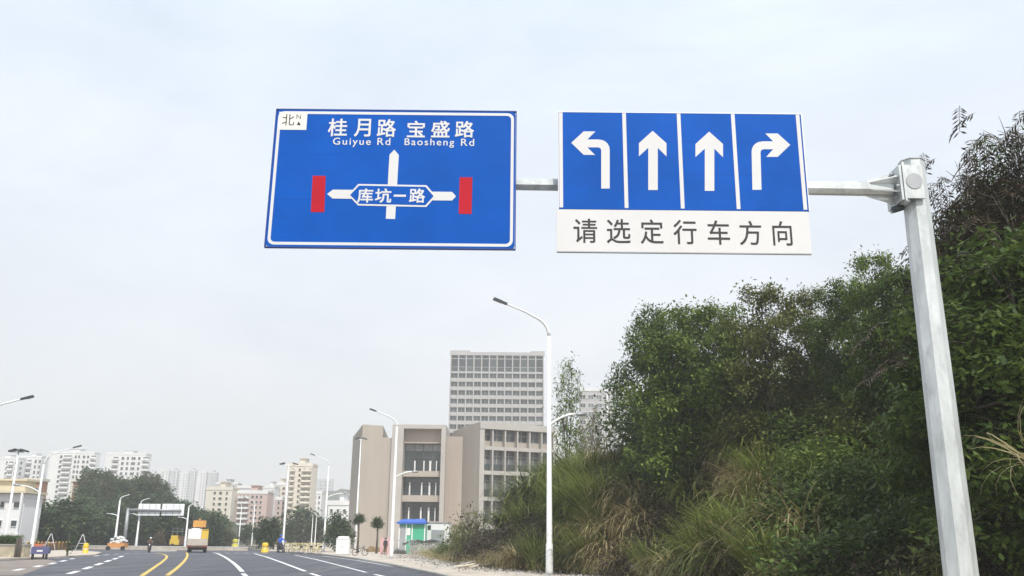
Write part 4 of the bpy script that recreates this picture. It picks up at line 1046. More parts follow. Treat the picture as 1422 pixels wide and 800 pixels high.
# thicket of shrubs that covers the bank
GS = 'shrubs in the thicket on the right bank'
LB = {0: 'dark green shrub in the dense thicket covering the right bank', 1: 'mid green shrub in the dense thicket covering the right bank', 2: 'olive green shrub in the dense thicket covering the right bank', 3: 'brownish shrub in the dense thicket covering the right bank'}
for (px, py, Y, k) in ((940, 520, 46, 0), (985, 505, 45, 0), (1120, 500, 40, 1), (1160, 500, 38, 0), (1130, 610, 35, 0), (1180, 630, 33, 0), (1210, 680, 30, 0), (1140, 570, 37, 0), (1185, 560, 36, 2), (930, 600, 44, 0), (980, 620, 42, 0), (950, 640, 42, 0), (905, 545, 46, 0), (960, 560, 43, 0), (1010, 575, 41, 0), (1010, 500, 46, 0), (1140, 530, 39, 2), (1190, 520, 37, 2), (1105, 575, 37, 2), (1165, 590, 35, 1), (1225, 560, 34, 2),
                       (1235, 500, 36, 0), (1255, 640, 29, 0), (1200, 660, 30, 1), (1140, 660, 32, 0), (1240, 715, 25, 0), (1290, 690, 21, 0), (1160, 725, 29, 0), (1095, 690, 32, 0), 
                       (1300, 560, 26, 0), (1330, 610, 20, 0), (1390, 560, 18, 0), (1420, 640, 16, 0), (1380, 690, 16.5, 0), (1425, 735, 14.5, 3), (1320, 740, 17, 3), (1375, 480, 19, 0), (1290, 470, 29, 0),
                       (1290, 760, 19, 2), (1225, 765, 23, 3), (900, 640, 44, 0), (930, 690, 40, 3), (965, 735, 36, 2), (1040, 745, 32, 3), (1100, 755, 29.5, 2), (1165, 775, 26.5, 3), (890, 742, 42, 3), (775, 690, 51, 3), (745, 720, 53, 3)):
    settle(shr[k], px, py, 1.15 if px < 1200 else 0.85, LB[k], GS, wscale=1.1)
plant(shr[2], 652, 706, 71, 'olive bush standing left of the tall grass, before the beige building', 'bushes by the pavement', base=0, wscale=.75)
plant(shr[2], 640, 728, 76, 'low olive bush beside the rubble stack', 'bushes by the pavement', base=0, wscale=.75)
plant(shr[0], 622, 752, 80, 'low dark bush right beside the rubble stack', 'bushes by the pavement', base=0, wscale=.9)
plant(shr[3], 690, 722, 64, 'brown green bush between the olive bush and the tall street lamp', 'bushes by the pavement', base=0, wscale=1.0)
plant(shr[3], 668, 745, 66, 'low brown scrub right behind the heap of planks', 'bushes by the pavement', base=0, wscale=1.2)
plant(shr[3], 715, 742, 58, 'low brown scrub at the foot of the bank, left of the tall lamp', 'bushes by the pavement', base=0, wscale=1.1)
GG = 'tall grass clumps on the right bank'
LG = {'g': 'tall bright green arching grass clump on the bank', 'd': 'tall dark green arching grass clump on the bank', 'y': 'straw coloured drooping grass clump on the bank'}
for i, (px, py, Y, k) in enumerate(((740, 655, 55, 'd'), (722, 672, 57, 'd'), (752, 668, 54, 'g'), (735, 690, 54, 'd'), (712, 702, 56, 'd'),
        (775, 640, 52, 'g'), (800, 628, 51, 'g'), (825, 622, 50, 'g'), (850, 618, 49, 'y'), (790, 655, 50, 'g'), (818, 650, 49, 'g'), (842, 648, 48, 'g'), (868, 640, 47, 'd'),
        (778, 680, 50, 'g'), (806, 682, 48, 'g'), (835, 690, 47, 'd'), (860, 680, 46, 'y'), (880, 665, 45, 'y'), (895, 700, 44, 'y'), (872, 712, 44.5, 'y'), (790, 715, 48.5, 'd'), (818, 725, 47, 'd'), (848, 735, 45.5, 'y'),
        (1040, 585, 40, 'g'), (1065, 590, 39, 'd'), (1025, 640, 37.5, 'y'), (1045, 630, 37, 'y'), (1070, 650, 36, 'd'), 
        (1018, 575, 40, 'd'), (1060, 560, 40, 'd'), (1040, 600, 38, 'y'), (1070, 615, 37, 'g'), (1090, 650, 35, 'y'), (1105, 680, 32, 'y'), (1055, 725, 32, 'y'), (1020, 690, 35, 'g'), (772, 632, 52, 'g'), (795, 640, 51, 'g'), (812, 634, 50, 'g'), (830, 655, 49, 'g'), (800, 668, 49, 'g'), (855, 700, 45, 'y'), (842, 712, 45, 'y'), (892, 668, 44, 'y'), (1010, 618, 38, 'y'), (1032, 608, 38, 'y'), (1058, 640, 36, 'y'), (1085, 690, 33, 'y'), (1120, 692, 31, 'y'), (1045, 660, 36, 'y'), (868, 655, 46, 'y'), (884, 690, 45, 'y'), (1035, 680, 35, 'g'), (1055, 690, 34, 'g'), (1030, 705, 34.5, 'y'), (1075, 715, 32.5, 'd'), (1010, 735, 35, 'd'), (985, 715, 37, 'd'), (960, 660, 41, 'd'),
        (1000, 765, 34.5, 'y'), (940, 760, 38.5, 'y'), (905, 770, 41, 'd'), (868, 768, 43.5, 'y'), (830, 772, 45.5, 'y'), (795, 765, 47.5, 'd'), (1060, 770, 31.5, 'd'), (1120, 775, 28.5, 'y'), (720, 765, 53, 'y'), (700, 770, 55.5, 'y'), (750, 772, 50.5, 'd'),
        (1150, 630, 34, 'd'))):
    settle(gr[k][i % 2], px, py, rnd.uniform(.9, 1.25), LG[k], GG, wscale=1.05)
# one reed sprig hanging into the picture at the right edge
rg = make_grass(71, GM_DRY, 14, 1.5, .05, 1.2, .02)
p = at(1446, 650, 13.0); rg.location = p; rg.rotation_euler = (R(8), R(-52), 0); tag(rg, 'thin pale reed sprig arching in from the right picture edge', 'reed')
# ground cover of the bank
cover = []
while len(cover) < 5200:
    y = NP.uniform(8, 92); s_ = NP.uniform(0.2, 13) ; x = toe_x(y) + s_
    cover.append((x, y, bank_z(x, y) + NP.uniform(.05, .55)))
V, Q = leaf_cloud(np.array(cover), 26, .3, .22, .07, .1, NP)
tag(link('undergrowth', np_mesh('undergrowth', V, Q, LM_DARK)), kind='stuff')
cover = []
while len(cover) < 900:
    y = NP.uniform(20, 95); s_ = NP.normal(0.3, .7); x = toe_x(y) + s_
    cover.append((x, y, max(0.13, bank_z(x, y)) + NP.uniform(.0, .3)))
V, Q = leaf_cloud(np.array(cover), 22, .28, .3, .03, -.5, NP)
tag(link('weeds', np_mesh('weeds', V, Q, GM_DRY)), kind='stuff')

# wood on the far hill: light single-mesh trees
def far_tree(seed, lm, H=7.5, W=3.2, nb=9, dens=7, per=14, ln=.62, wd=.4, conical=False):
    rng = np.random.default_rng(seed); blobs = []
    for i in range(nb):
        q = i / (nb - 1); z = H * (.25 + .62 * q); a = i * 2.4; rr = W * (.55 if not conical else .5 * (1.05 - q)) * math.sin(math.pi * (.25 + .6 * q)) * rng.uniform(.6, 1.1)
        r = W * rng.uniform(.36, .5) * (1 if not conical else (1.15 - .8 * q)); blobs.append((rr * math.cos(a), rr * math.sin(a), z, r, r * .8))
    V, Q = leaf_cloud(blobs_to_clumps(blobs, dens, rng, .6), per, .42, ln, wd, .3, rng)
    me = np_mesh('tree', V, Q, lm); me.materials.append(M_BARK)
    bm = bmesh.new(); bm.from_mesh(me)
    ret = bmesh.ops.create_cone(bm, cap_ends=False, segments=6, radius1=.22, radius2=.1, depth=H * .55, matrix=Matrix.Translation((0, 0, H * .27)))
    for f in bm.faces:
        if len(f.verts) == 4 and all(v in ret['verts'] for v in f.verts): f.material_index = 1
    bm.to_mesh(me); bm.free()
    o = tag(link('tree', me, None, HID), 'x', 'tree'); o['h'] = float(np.percentile(V[:, 2], 99)); return o
fart = [far_tree(81, LM_FAR), far_tree(82, LM_FAR, W=3.6), far_tree(83, LM_FAR2, W=3.0), far_tree(84, LM_FAR, 8.5, 3.0)]
LW = 'rounded green tree in the dense wood on the hill at the left'
GW = 'trees of the wood on the hill at the left'
k = 0
for row, (Y, lift) in enumerate(((207, 0), (200, 0), (192, 0), (184, 0), (175, 0), (166, 0), (158, 0))):
    x0, x1 = at(112 if Y > 180 else (98 if Y > 160 else 64), 740, Y).x, at(306, 740, Y).x
    n = 14
    for i in range(n):
        x = x0 + (x1 - x0) * (i + rnd.uniform(.1, .9)) / n; y = Y + rnd.uniform(-3, 3)
        zb = hill_z(x, y); s_ = rnd.uniform(.65, 1.0)
        if row >= 5 and rnd.random() < .2: continue
        dup(fart[3 if rnd.random() < .25 else (2 if rnd.random() < .2 else rnd.choice((0, 1)))], (x, y, zb - .4), rnd.uniform(0, 6.28), s_, LW, GW)
        k += 1
def far_plant(px, pyt, Y, proto, label, group=None, ws=1.0):
    p = at(px, pyt, Y); s_ = p.z / proto['h']
    return dup(proto, (p.x, Y, -.05), rnd.uniform(0, 6.28), (s_ * ws, s_ * ws, s_), label, group)
far_plant(99, 728, 80, far_tree(85, LM_FAR, 8, 1.5, nb=8, conical=True), 'narrow dark tree on the left pavement by the yellow drum', None, .8)
for (px, pt, Y, w, lb) in ((58, 698, 128, 1.5, 'broad dark tree behind the orange post fence, right of the left lamp'), (76, 704, 126, 1.5, 'dark tree right above the middle of the orange post fence'), (92, 692, 132, 1.6, 'broad dark tree behind the orange post fence, by the narrow tree'), (41, 712, 124, 1.4, 'dark tree beside the low white house'), (112, 703, 138, 1.5, 'dark tree behind the narrow dark tree on the left'), (128, 710, 142, 1.5, 'dark tree at the foot of the wooded hill, above the white A frame'),
                            (300, 722, 190, 1.3, 'tree at the right foot of the wooded hill, left of the tan bush'), (345, 728, 200, 1.2, 'small tree in front of the rose flats, left one'), (420, 704, 190, 1.5, 'large round dark tree in front of the highest cream tower'),
                            (405, 722, 185, 1.0, 'small tree left of the large round dark tree'), (442, 716, 185, 1.2, 'small tree right of the large round dark tree'), (470, 712, 118, .8, 'dark leafy tree between the white cabinet and the low white house'), (481, 725, 120, .8, 'small leafy tree touching the corner of the beige building')):
    far_plant(px, pt, Y, fart[(px // 7) % 2], lb, 'street trees in the middle distance', w)
tanp = far_tree(86, LM_TAN, 5, 3.2)
far_plant(306, 735, 170, tanp, 'tan dry bush below the cream block of flats', 'dry bushes', 1.3)
far_plant(322, 737, 172, fart[2], 'olive bush right of the tan dry bush', 'dry bushes', 1.3)
far_plant(222, 738, 150, tanp, 'greyish dry bush below the distant gantry', 'dry bushes', .8)
for i, (px, pt) in enumerate(((367, 718), (374, 721), (383, 718))):
    far_plant(px, pt, 135, fart[i % 2], ('left', 'middle', 'right')[i] + ' of three young dark trees behind the rider in blue', 'young trees behind the rider', .8)
def ball_tree(px, pt, pc, Y, label, rpx):
    k_ = Y * 1.02 / F_PX; p = at(px, pt, Y); rng = np.random.default_rng(px)
    t = thing('ball_tree', label, 'tree', (p.x, Y, 0.1), group='clipped round headed street trees'); r = rpx * k_
    cl = blobs_to_clumps([(rng.uniform(-.5, .5) * r, rng.uniform(-.5, .5) * r, p.z - r * rng.uniform(.7, 2.0), r * rng.uniform(.35, .65), r * rng.uniform(.3, .6)) for _ in range(9)], 40 / (r * r), rng, .4)
    V, Q = leaf_cloud(cl, 22, r * .22, r * .34, r * .14, .3, rng); link('crown', np_mesh('crown', V, Q, LM_FAR), t)
    mb = MB(); mb.tube([(0, 0, -.1), (.05, 0, (p.z) * .4), (0, 0, p.z - r)], [.14, .11, .09], 6); mb.build('trunk', M_BARK, t)
ball_tree(499, 711, 0, 112, 'round headed clipped tree beside the short T mast', 7.5)
ball_tree(525, 717, 0, 108, 'round headed clipped tree left of the lamp by the green hut', 7.5)
for o in protos + fart + [tanp]: kill(o) if o.type == 'EMPTY' else bpy.data.objects.remove(o)
for o in [o for o in COL.objects if o.location.z < -400]: bpy.data.objects.remove(o)

cl = []
for _ in range(1500):
    y = NP.uniform(40, 100); x = toe_x(y) - abs(NP.normal(0, 1.6)); cl.append((x, y, .15))
V, Q = leaf_cloud(np.array(cl), 3, .12, .16, .12, .0, NP, .05)
tag(link('gravel', np_mesh('gravel', V, Q, M_RUBBLE)), kind='stuff')

# ------------------------------------------------------------------ people, vehicles, street clutter
def skin_body(joints, edges, mats, name, parent, matfn, sub=1):
    """joints: name -> (x,y,z,r); one continuous surface grown on the skeleton"""
    names = list(joints); me = bpy.data.meshes.new(name)
    me.from_pydata([joints[n][:3] for n in names], [(names.index(a), names.index(b)) for a, b in edges], [])
    o = bpy.data.objects.new(name, me); COL.objects.link(o)
    sk = o.modifiers.new('skin', 'SKIN'); sk.use_smooth_shade = True
    ss = o.modifiers.new('sub', 'SUBSURF'); ss.levels = ss.render_levels = sub
    for i, n in enumerate(names):
        d = me.skin_vertices[0].data[i]; r = joints[n][3]; d.radius = (r, r) if len(joints[n]) < 5 else (joints[n][3], joints[n][4]); d.use_root = (i == 0)
    m2 = bpy.data.meshes.new_from_object(o.evaluated_get(bpy.context.evaluated_depsgraph_get())); bpy.data.objects.remove(o)
    m2.materials.clear()
    for m in mats: m2.materials.append(m)
    for p in m2.polygons: p.material_index = matfn(p.center); p.use_smooth = True
    m2.name = name
    return link(name, m2, parent)
ED = [('hip', 'waist'), ('waist', 'chest'), ('chest', 'neck'), ('neck', 'chin'), ('chin', 'skull'), ('skull', 'top')] + \
     [(a + s, b + s) if a not in ('chest', 'hip') else (a, b + s) for s in ('_l', '_r') for a, b in (('chest', 'sh'), ('sh', 'el'), ('el', 'wr'), ('wr', 'hand'), ('hip', 'th'), ('th', 'kn'), ('kn', 'an'), ('an', 'toe'))]
def stand_joints():
    j = dict(hip=(0, 0, .95, .13), waist=(0, 0, 1.08, .125), chest=(0, 0, 1.34, .15), neck=(0, 0, 1.50, .06), chin=(0, -.03, 1.57, .07), skull=(0, 0, 1.66, .095), top=(0, 0, 1.72, .07))
    for s, sg in (('_l', 1), ('_r', -1)):
        j.update({'sh' + s: (sg * .19, 0, 1.42, .065), 'el' + s: (sg * .25, .03, 1.14, .05), 'wr' + s: (sg * .26, -.04, .90, .036), 'hand' + s: (sg * .26, -.06, .80, .04),
                  'th' + s: (sg * .10, 0, .86, .095), 'kn' + s: (sg * .11, -.02, .50, .065), 'an' + s: (sg * .11, .02, .10, .045), 'toe' + s: (sg * .12, -.14, .05, .045)})
    return j
def ride_joints():
    """seated on a scooter that faces -Y"""
    j = dict(hip=(0, .22, .84, .14), waist=(0, .21, .98, .13), chest=(0, .14, 1.26, .155), neck=(0, .09, 1.42, .06), chin=(0, .05, 1.50, .07), skull=(0, .07, 1.59, .10), top=(0, .07, 1.66, .075))
    for s, sg in (('_l', 1), ('_r', -1)):
        j.update({'sh' + s: (sg * .19, .11, 1.34, .065), 'el' + s: (sg * .30, -.08, 1.12, .05), 'wr' + s: (sg * .29, -.34, 1.04, .036), 'hand' + s: (sg * .28, -.42, 1.03, .042),
                  'th' + s: (sg * .13, .10, .80, .095), 'kn' + s: (sg * .17, -.22, .74, .07), 'an' + s: (sg * .15, -.16, .36, .045), 'toe' + s: (sg * .15, -.30, .30, .045)})
    return j
def person(label, loc, rz, joints, top_m, leg_m, hair=M_HAIR, helmet=None, neckz=1.47, hipz=.93, sc=1.0):
    t = thing('person', label, 'person', loc, rz); t.scale = (sc,) * 3
    def fn(c):
        if c.z > neckz: return 0
        if c.z < .13 and abs(c.x) < .3: return 3
        if abs(c.x) > .235 and c.z < 0.92: return 0
        return 1 if c.z > hipz else 2
    skin_body(joints, ED, [M_SKIN, top_m, leg_m, M_DARK], 'body', t, fn)
    s = joints['skull']; mb = MB()
    r = .125 if helmet else .108
    mb.lathe([(r * .98, -.02), (r, .03), (r * .85, .085), (r * .5, .12), (r * .1, .13)], 12, (s[0], s[1] + .015, s[2])); mb.build('helmet' if helmet else 'hair', helmet or hair, t)
    mb = MB()
    for sg in (-1, 1): mb.tube([(s[0] + sg * .035, s[1] - .09, s[2] - .01), (s[0] + sg * .035, s[1] - .102, s[2] - .01)], .013, 6)
    mb.build('eyes', M_DARK, t)
    mb = MB(); mb.tube([(s[0], s[1] - .09, s[2] - .01), (s[0], s[1] - .125, s[2] - .05)], [.012, .02], 6); mb.build('nose', M_SKIN, t)
    return t
def scooter(label, loc, rz, col, sc=1.0):
    t = thing('motor_scooter', label, 'motor scooter', loc, rz); t.scale = (sc,) * 3
    for y in (-.62, .62):
        mb = MB(); o = []
        N = 18
        for k in range(N + 1):
            a = 2 * math.pi * k / N; o.append((0, y + .22 * math.cos(a), .27 + .22 * math.sin(a)))
        mb.tube(o, .05, 8, 0, False); w = mb.build('wheel', M_DARK, t)
        mb = MB(); mb.tube([(-.03, y, .27), (.03, y, .27)], .17, 14); mb.build('rim', M_GREY, w)
    mb = MB(); mb.prism([(-.13, .75, .62), (-.13, .55, .36), (-.13, .2, .30), (-.13, -.25, .27), (-.13, -.3, .33), (-.13, 0.05, .40), (-.13, .15, .68), (-.13, .72, .72)], (.26, 0, 0)); mb.build('body', col, t)
    mb = MB(); mb.prism([(-.17, -.40, .30), (-.17, -.33, .30), (-.12, -.44, .95), (-.12, -.52, .92)], (.32, 0, 0)); mb.build('front_shield', col, t)
    mb = MB(); mb.tube([(0, -.62, .27), (0, -.5, .7), (0, -.44, 1.0)], .03, 8); mb.build('fork', M_GREY, t)
    mb = MB(); mb.tube([(-.33, -.40, 1.03), (-.12, -.46, 1.02), (.12, -.46, 1.02), (.33, -.40, 1.03)], .018, 6); mb.build('handlebar', M_DARK, t)
    mb = MB(); mb.box(-.14, .14, .0, .7, .73, .80); mb.build('seat', M_DARK, t)
    mb = MB(); mb.tube([(0, -.56, .86), (0, -.50, .87)], [.07, .085], 12); mb.build('headlight', M_WHITEV, t)
    return t
b = gp(389.5, 767.5); scr = .95 * b.y / 95
scooter('dark scooter ridden by the person in bright blue', (b.x, b.y, 0), R(40), M_CLOTHD, scr)
person('rider in a bright blue jacket on a dark scooter beside the yellow drum', (b.x, b.y, 0), R(40), ride_joints(), M_RBLUE, M_CLOTHD, helmet=M_RBLUE, hipz=.92, sc=scr * 1.08)
b = gp(207, 767.5)
scooter('dark motorcycle ridden by the person with a white helmet near the yellow road line', (b.x, b.y, 0), R(15), M_CLOTHD, 1.0)
person('rider in brown clothes and a white helmet on the dark motorcycle near the yellow line', (b.x, b.y, 0), R(15), ride_joints(), M_CLOTHB, M_CLOTHD, helmet=M_WHITEV, hipz=.92)
b = at(535, 765, 101)
person('person in dark clothes standing on the pavement left of the green hut', (b.x, 101, .13), R(150), stand_joints(), M_CLOTHD, M_BROWN)

# yellow maintenance truck, rear towards us
b = gp(271, 767.6); tk = thing('maintenance_truck', 'yellow maintenance truck with a white rear box and an orange arrow board on its roof', 'truck', (b.x, b.y + .4, 0), R(17))
kk = (b.y) * 1.0 / F_PX; W = 26 * kk / 2; u = 38 * kk
mb = MB(); mb.box(-W, W, 0, 4.4, .24 * u, .33 * u); mb.box(-W * .98, W * .98, 0, .05, .333 * u, .47 * u); mb.build('bed', M_DIRTY, tk)
mb = MB(); mb.box(-W, W, -.12, -.003, .18 * u, .245 * u); mb.build('bumper', M_BROWN, tk)
mb = MB(); mb.box(-W * .6, W * .6, .3, 5.8, .09 * u, .238 * u); mb.build('under_shadow', M_DARK, tk)  # dark box added to paint the shadow beneath the truck
mb = MB(); mb.box(-W * .98, W * .30, .06, 2.4, .335 * u, .80 * u); mb.box(-W * .7, W * .1, .3, 2.2, .803 * u, .83 * u); mb.build('white_box', M_WHITEV, tk)
mb = MB(); mb.box(W * .33, W * .98, .07, 2.2, .335 * u, .56 * u); 
for x in (.36, .62, .9): mb.box(W * x, W * (x + .07), .07, .16, .563 * u, .78 * u)
mb.box(W * .33, W * .98, .07, .16, .783 * u, .80 * u); mb.build('side_rack', M_CARY, tk)
mb = MB(); mb.prism([(-W * .95, 4.5, .24 * u), (-W * .95, 4.5, .76 * u), (-W * .95, 5.6, .76 * u), (-W * .95, 6.3, .5 * u), (-W * .95, 6.4, .24 * u)], (W * 1.9, 0, 0)); mb.build('cab', M_CARY, tk)
for sx in (-1, 1):
    for y in (.9, 5.2):
        mb = MB(); mb.tube([(sx * W * .92, y, .42), (sx * W * .62, y, .42)], .42, 16); w = mb.build('wheel', M_DARK, tk)
        mb = MB(); mb.tube([(sx * W * .935, y, .42), (sx * W * .90, y, .42)], .22, 12); mb.build('rim', M_GREY, w)
    mb = MB(); mb.box(sx * W * .8 - .15, sx * W * .8 + .15, -.16, -.122, .195 * u, .235 * u); mb.build('tail_light', M_LENS, tk)
mb = MB(); zb = .87 * u; mb.box(-W * .62, W * .66, 1.2, 1.35, zb, zb + .23 * u); ab = mb.build('arrow_board', M_ORANGE, tk)
mb = MB(); 
for q in range(7):
    for zz in (.055, .115, .175): mb.box(-W * .42 + q * W * .14, -W * .42 + q * W * .14 + .1, 1.14, 1.197, zb + zz * u - .04, zb + zz * u + .06)
mb.build('board_lamp', M_CARY, ab)
mb = MB(); mb.box(-W * .5, -W * .44, 1.22, 1.3, .80 * u, zb); mb.box(W * .2, W * .24, 1.22, 1.3, .80 * u, zb); mb.build('board_post', M_DIRTY, tk)
mb = MB(); mb.lathe([(.12, 0), (.12, .16), (.05, .22)], 10, (0, 1.28, zb + .231 * u)); mb.build('beacon', M_ORANGE, tk)
# small cart beyond the truck
b = gp(247, 761); c_ = thing('construction_cart', 'small yellow cart with a rust brown box, left of the yellow truck', 'cart', (b.x, b.y, 0))
mb = MB(); mb.box(.1, 1.5, 0, 1.6, .5, 1.9); mb.build('brown_box', M_BROWN, c_)
mb = MB(); mb.box(-1.5, .09, 0.1, 1.5, .5, 1.35); mb.box(-1.4, -.3, .2, 1.2, 1.353, 2.0); mb.build('body', M_CARY, c_)
for x in (-1.0, .9):
    mb = MB(); mb.tube([(x, -.05, .35), (x, .2, .35)], .35, 14); mb.build('wheel', M_DARK, c_)
mb = MB()
for x in (-1.3, -.5, .3): mb.box(x, x + .06, .3, .36, 2.0, 3.3)
mb.box(-1.5, .6, .3, .34, 3.0, 3.06); mb.box(-1.5, .6, .3, .34, 2.6, 2.66); mb.build('rack', M_GREY, c_)
# blue cargo cart on the left
b = gp(53.5, 777); c_ = thing('cargo_tricycle', 'small indigo cargo tricycle parked at the left roadside, seen from behind', 'tricycle', (b.x, b.y, 0), R(20))
mb = MB(); mb.box(-.60, .60, 0, 1.5, .42, .50); mb.box(-.62, .62, -.04, 0.0, .40, .95)
for x in (-.62, .58): mb.box(x, x + .04, .003, 1.5, .503, .95)
mb.box(-.58, .58, 1.46, 1.5, .503, .95); mb.build('cargo_bed', M_INDIGO, c_)
for x in (-.55, .42):
    mb = MB(); mb.tube([(x, .3, .27), (x + .13, .3, .27)], .27, 16); w = mb.build('wheel', M_DARK, c_)
    mb = MB(); mb.tube([(x - .01, .3, .27), (x + .14, .3, .27)], .13, 12); mb.build('rim', M_GREY, w)
mb = MB(); mb.tube([(0, 2.3, .27), (.1, 2.3, .27)], .27, 16); mb.build('front_wheel', M_DARK, c_)
mb = MB(); mb.tube([(0, 2.3, .3), (0, 2.1, .95), (0, 2.0, 1.1)], .04, 8); mb.tube([(-.35, 1.9, 1.12), (.35, 1.9, 1.12)], .02, 6); mb.build('handlebar', M_GREY, c_)
mb = MB(); mb.box(-.3, .3, 1.55, 1.8, .5, .75); mb.build('seat', M_DARK, c_)
mb = MB(); mb.box(-.2, .2, -.06, -.042, .58, .70); mb.build('plate', M_WHITEV, c_)
# orange post fence behind it
b0, b1 = gp(38, 763), gp(97, 762); Yf = (b0.y + b1.y) / 2 * .93
p0, p1 = at(38, 760, Yf), at(96, 760, Yf)
t = thing('construction_fence', 'low fence of orange and yellow posts with a red board behind the indigo tricycle', 'fence', (p0.x, Yf, 0)); Lf = p1.x - p0.x
NPOST = 13
for k in range(NPOST):
    mb = MB(); x = Lf * k / (NPOST - 1); mb.tube([(x, 0, 0), (x, 0, .9), (x, 0, .92), (x, 0, 1.05)], [.1, .09, .12, .05], 8); mb.build('post', M_ORANGE if k % 3 else M_YEL, t)
mb = MB(); mb.box(0, Lf, .12, .16, .25, .95); mb.build('back_board', M_BROWN, t)
mb = MB(); mb.box(Lf * .1, Lf * .45, -.3, -.24, .15, .75); mb.build('red_board', mat('orange_red', (.62, .16, .06), .6), t)
# drums
def drum(label, bx, by, ty, wpx, m=M_YEL):
    b = gp(bx, by); k = b.y * 1.0 / F_PX; H = at(bx, ty, b.y).z; r = wpx * k / 2
    t = thing('traffic_drum', label, 'traffic drum', (b.x, b.y, 0), group='yellow plastic traffic drums')
    mb = MB(); mb.lathe([(r * 1.05, 0), (r * 1.05, H * .08), (r * .92, H * .1), (r * .9, H * .42), (r * .82, H * .44), (r * .82, H * .52), (r * .88, H * .54), (r * .82, H * .88), (r * .6, H * .97), (r * .3, H)], 16); mb.build('drum_body', m, t)
    mb = MB(); mb.lathe([(r * .84, H * .45), (r * .845, H * .51)], 16); mb.build('band', M_WHITEV, t)
drum('yellow drum beside the rider in blue', 367.5, 767.5, 753.5, 10)
drum('yellow green drum farther off, right of the yellow truck', 326, 760.5, 748.5, 9, mat('yellow_green_plastic', (.55, .52, .05), .5))
drum('yellow drum on the left pavement corner, right of the narrow dark tree', 118, 770, 754, 8)
# white A frames at the left
for i, (px, py, ty, lb) in enumerate(((113, 760, 742, 'white A frame of poles right of the narrow dark tree'), (69, 758, 741, 'white A frame of poles behind the orange post fence'), (21, 756, 739, 'white A frame of poles by the clipped hedge'))):
    Y = 105; p = at(px, py, Y); H = at(px, ty, Y).z; t = thing('support_frame', lb, 'pole frame', (p.x, Y, 0), group='white A frames of poles')
    for sx in (-.75, .75):
        mb = MB(); mb.tube([(sx, 0, 0), (sx * .06, 0, H)], .03, 6); mb.build('leg', M_LAMPW, t)
    mb = MB(); mb.tube([(-.4, 0, H * .5), (.4, 0, H * .5)], .025, 6); mb.build('crossbar', M_LAMPW, t)
# stone retaining wall, hedge, white wall of the far roadside
b0 = gp(-30, 778); Yw = 74
xa, xb = at(-40, 760, Yw).x, at(34, 760, Yw).x
t = thing('stone_wall', 'low beige stone wall under the clipped hedge at the left edge', 'wall', ((xa + xb) / 2, Yw, 0)); W = (xb - xa) / 2
mb = MB(); mb.box(-W, W, 0, 1.0, 0, at(10, 757.5, Yw).z); mb.build('wall_body', mat('rough_beige_stone', (.42, .37, .27), .95, 0, .3, 1.6, .6, 5), t)
mb = MB(); z_ = at(10, 757.5, Yw).z; mb.box(-W - .05, W + .05, -.06, 1.05, z_ + .002, z_ + .1); mb.build('coping', M_KERB, t)
cl = [(xa + (xb - xa) * rnd.random() * .82, Yw + .5 + rnd.uniform(-.3, .5), z_ + .12 + rnd.uniform(0, .55)) for _ in range(420)]
V, Q = leaf_cloud(np.array(cl), 24, .12, .13, .07, .1, NP)
tag(link('hedge', np_mesh('hedge', V, Q, leaf_mat('hedge_leaf', [(.06, .10, .03), (.11, .17, .05), (.17, .24, .08)]))), 'light green clipped hedge on top of the beige stone wall', 'hedge')
for k, px in enumerate((22.5, 26.5)):
    p = at(px, 765, Yw - .6); mb = MB(); mb.tube([(0, 0, 0), (0, 0, 1.55), (0, 0, 1.6)], [.13, .11, .03], 8)
    tag(mb.build('timber_post', M_BARK, None, (p.x, Yw - .6, 0)), ('left' if k == 0 else 'right') + ' of two dark timber posts in front of the beige stone wall', 'post', 'two dark posts at the stone wall')
for i, (pa, pb, lb) in enumerate(((80, 200, 'long low white roadside wall below the wooded hill, left section'), (200, 345, 'long low white roadside wall behind the yellow truck, right section'))):
    Y = 131; a, c = at(pa, 755, Y), at(pb - .5, 755, Y); t = thing('low_wall', lb, 'wall', (a.x, Y, 0), group='low white roadside wall'); Lw = c.x - a.x
    mb = MB(); mb.box(0, Lw, 0, .25, 0, .42); mb.build('wall_body', M_PAVE, t); mb = MB(); mb.box(0, Lw, -.05, .3, .422, .5); mb.build('coping', M_WPAINT, t)
# orange cart heaped with pale sacks under the wooded hill
b = at(142, 757, 118); t = thing('loaded_cart', 'low orange cart heaped with pale sacks below the wooded hill', 'cart', (b.x, 122, 0)); t.scale = (.8,) * 3
mb = MB(); mb.box(-1.35, 1.35, 0, 1.8, .45, 1.15); mb.build('bed', M_ORANGE, t)
mb = MB()
for k in range(46):
    x = rnd.uniform(-1.15, 1.15); y, z = rnd.uniform(.3, 1.5), 1.2 + 1.25 * rnd.random() * (1 - .5 * abs(x))
    q = rnd.uniform(.5, 1.0); mb.lathe([(.1 * q, -.2 * q), (.32 * q, -.14 * q), (.4 * q, .02 * q), (.3 * q, .16 * q), (.1 * q, .22 * q)], 7, (x, y, z))
mb.build('sack_load', M_WPAINT, t)
for x in (-1.2, 1.2):
    mb = MB(); mb.tube([(x, -.1, .35), (x, .15, .35)], .35, 14); mb.build('wheel', M_DARK, t)
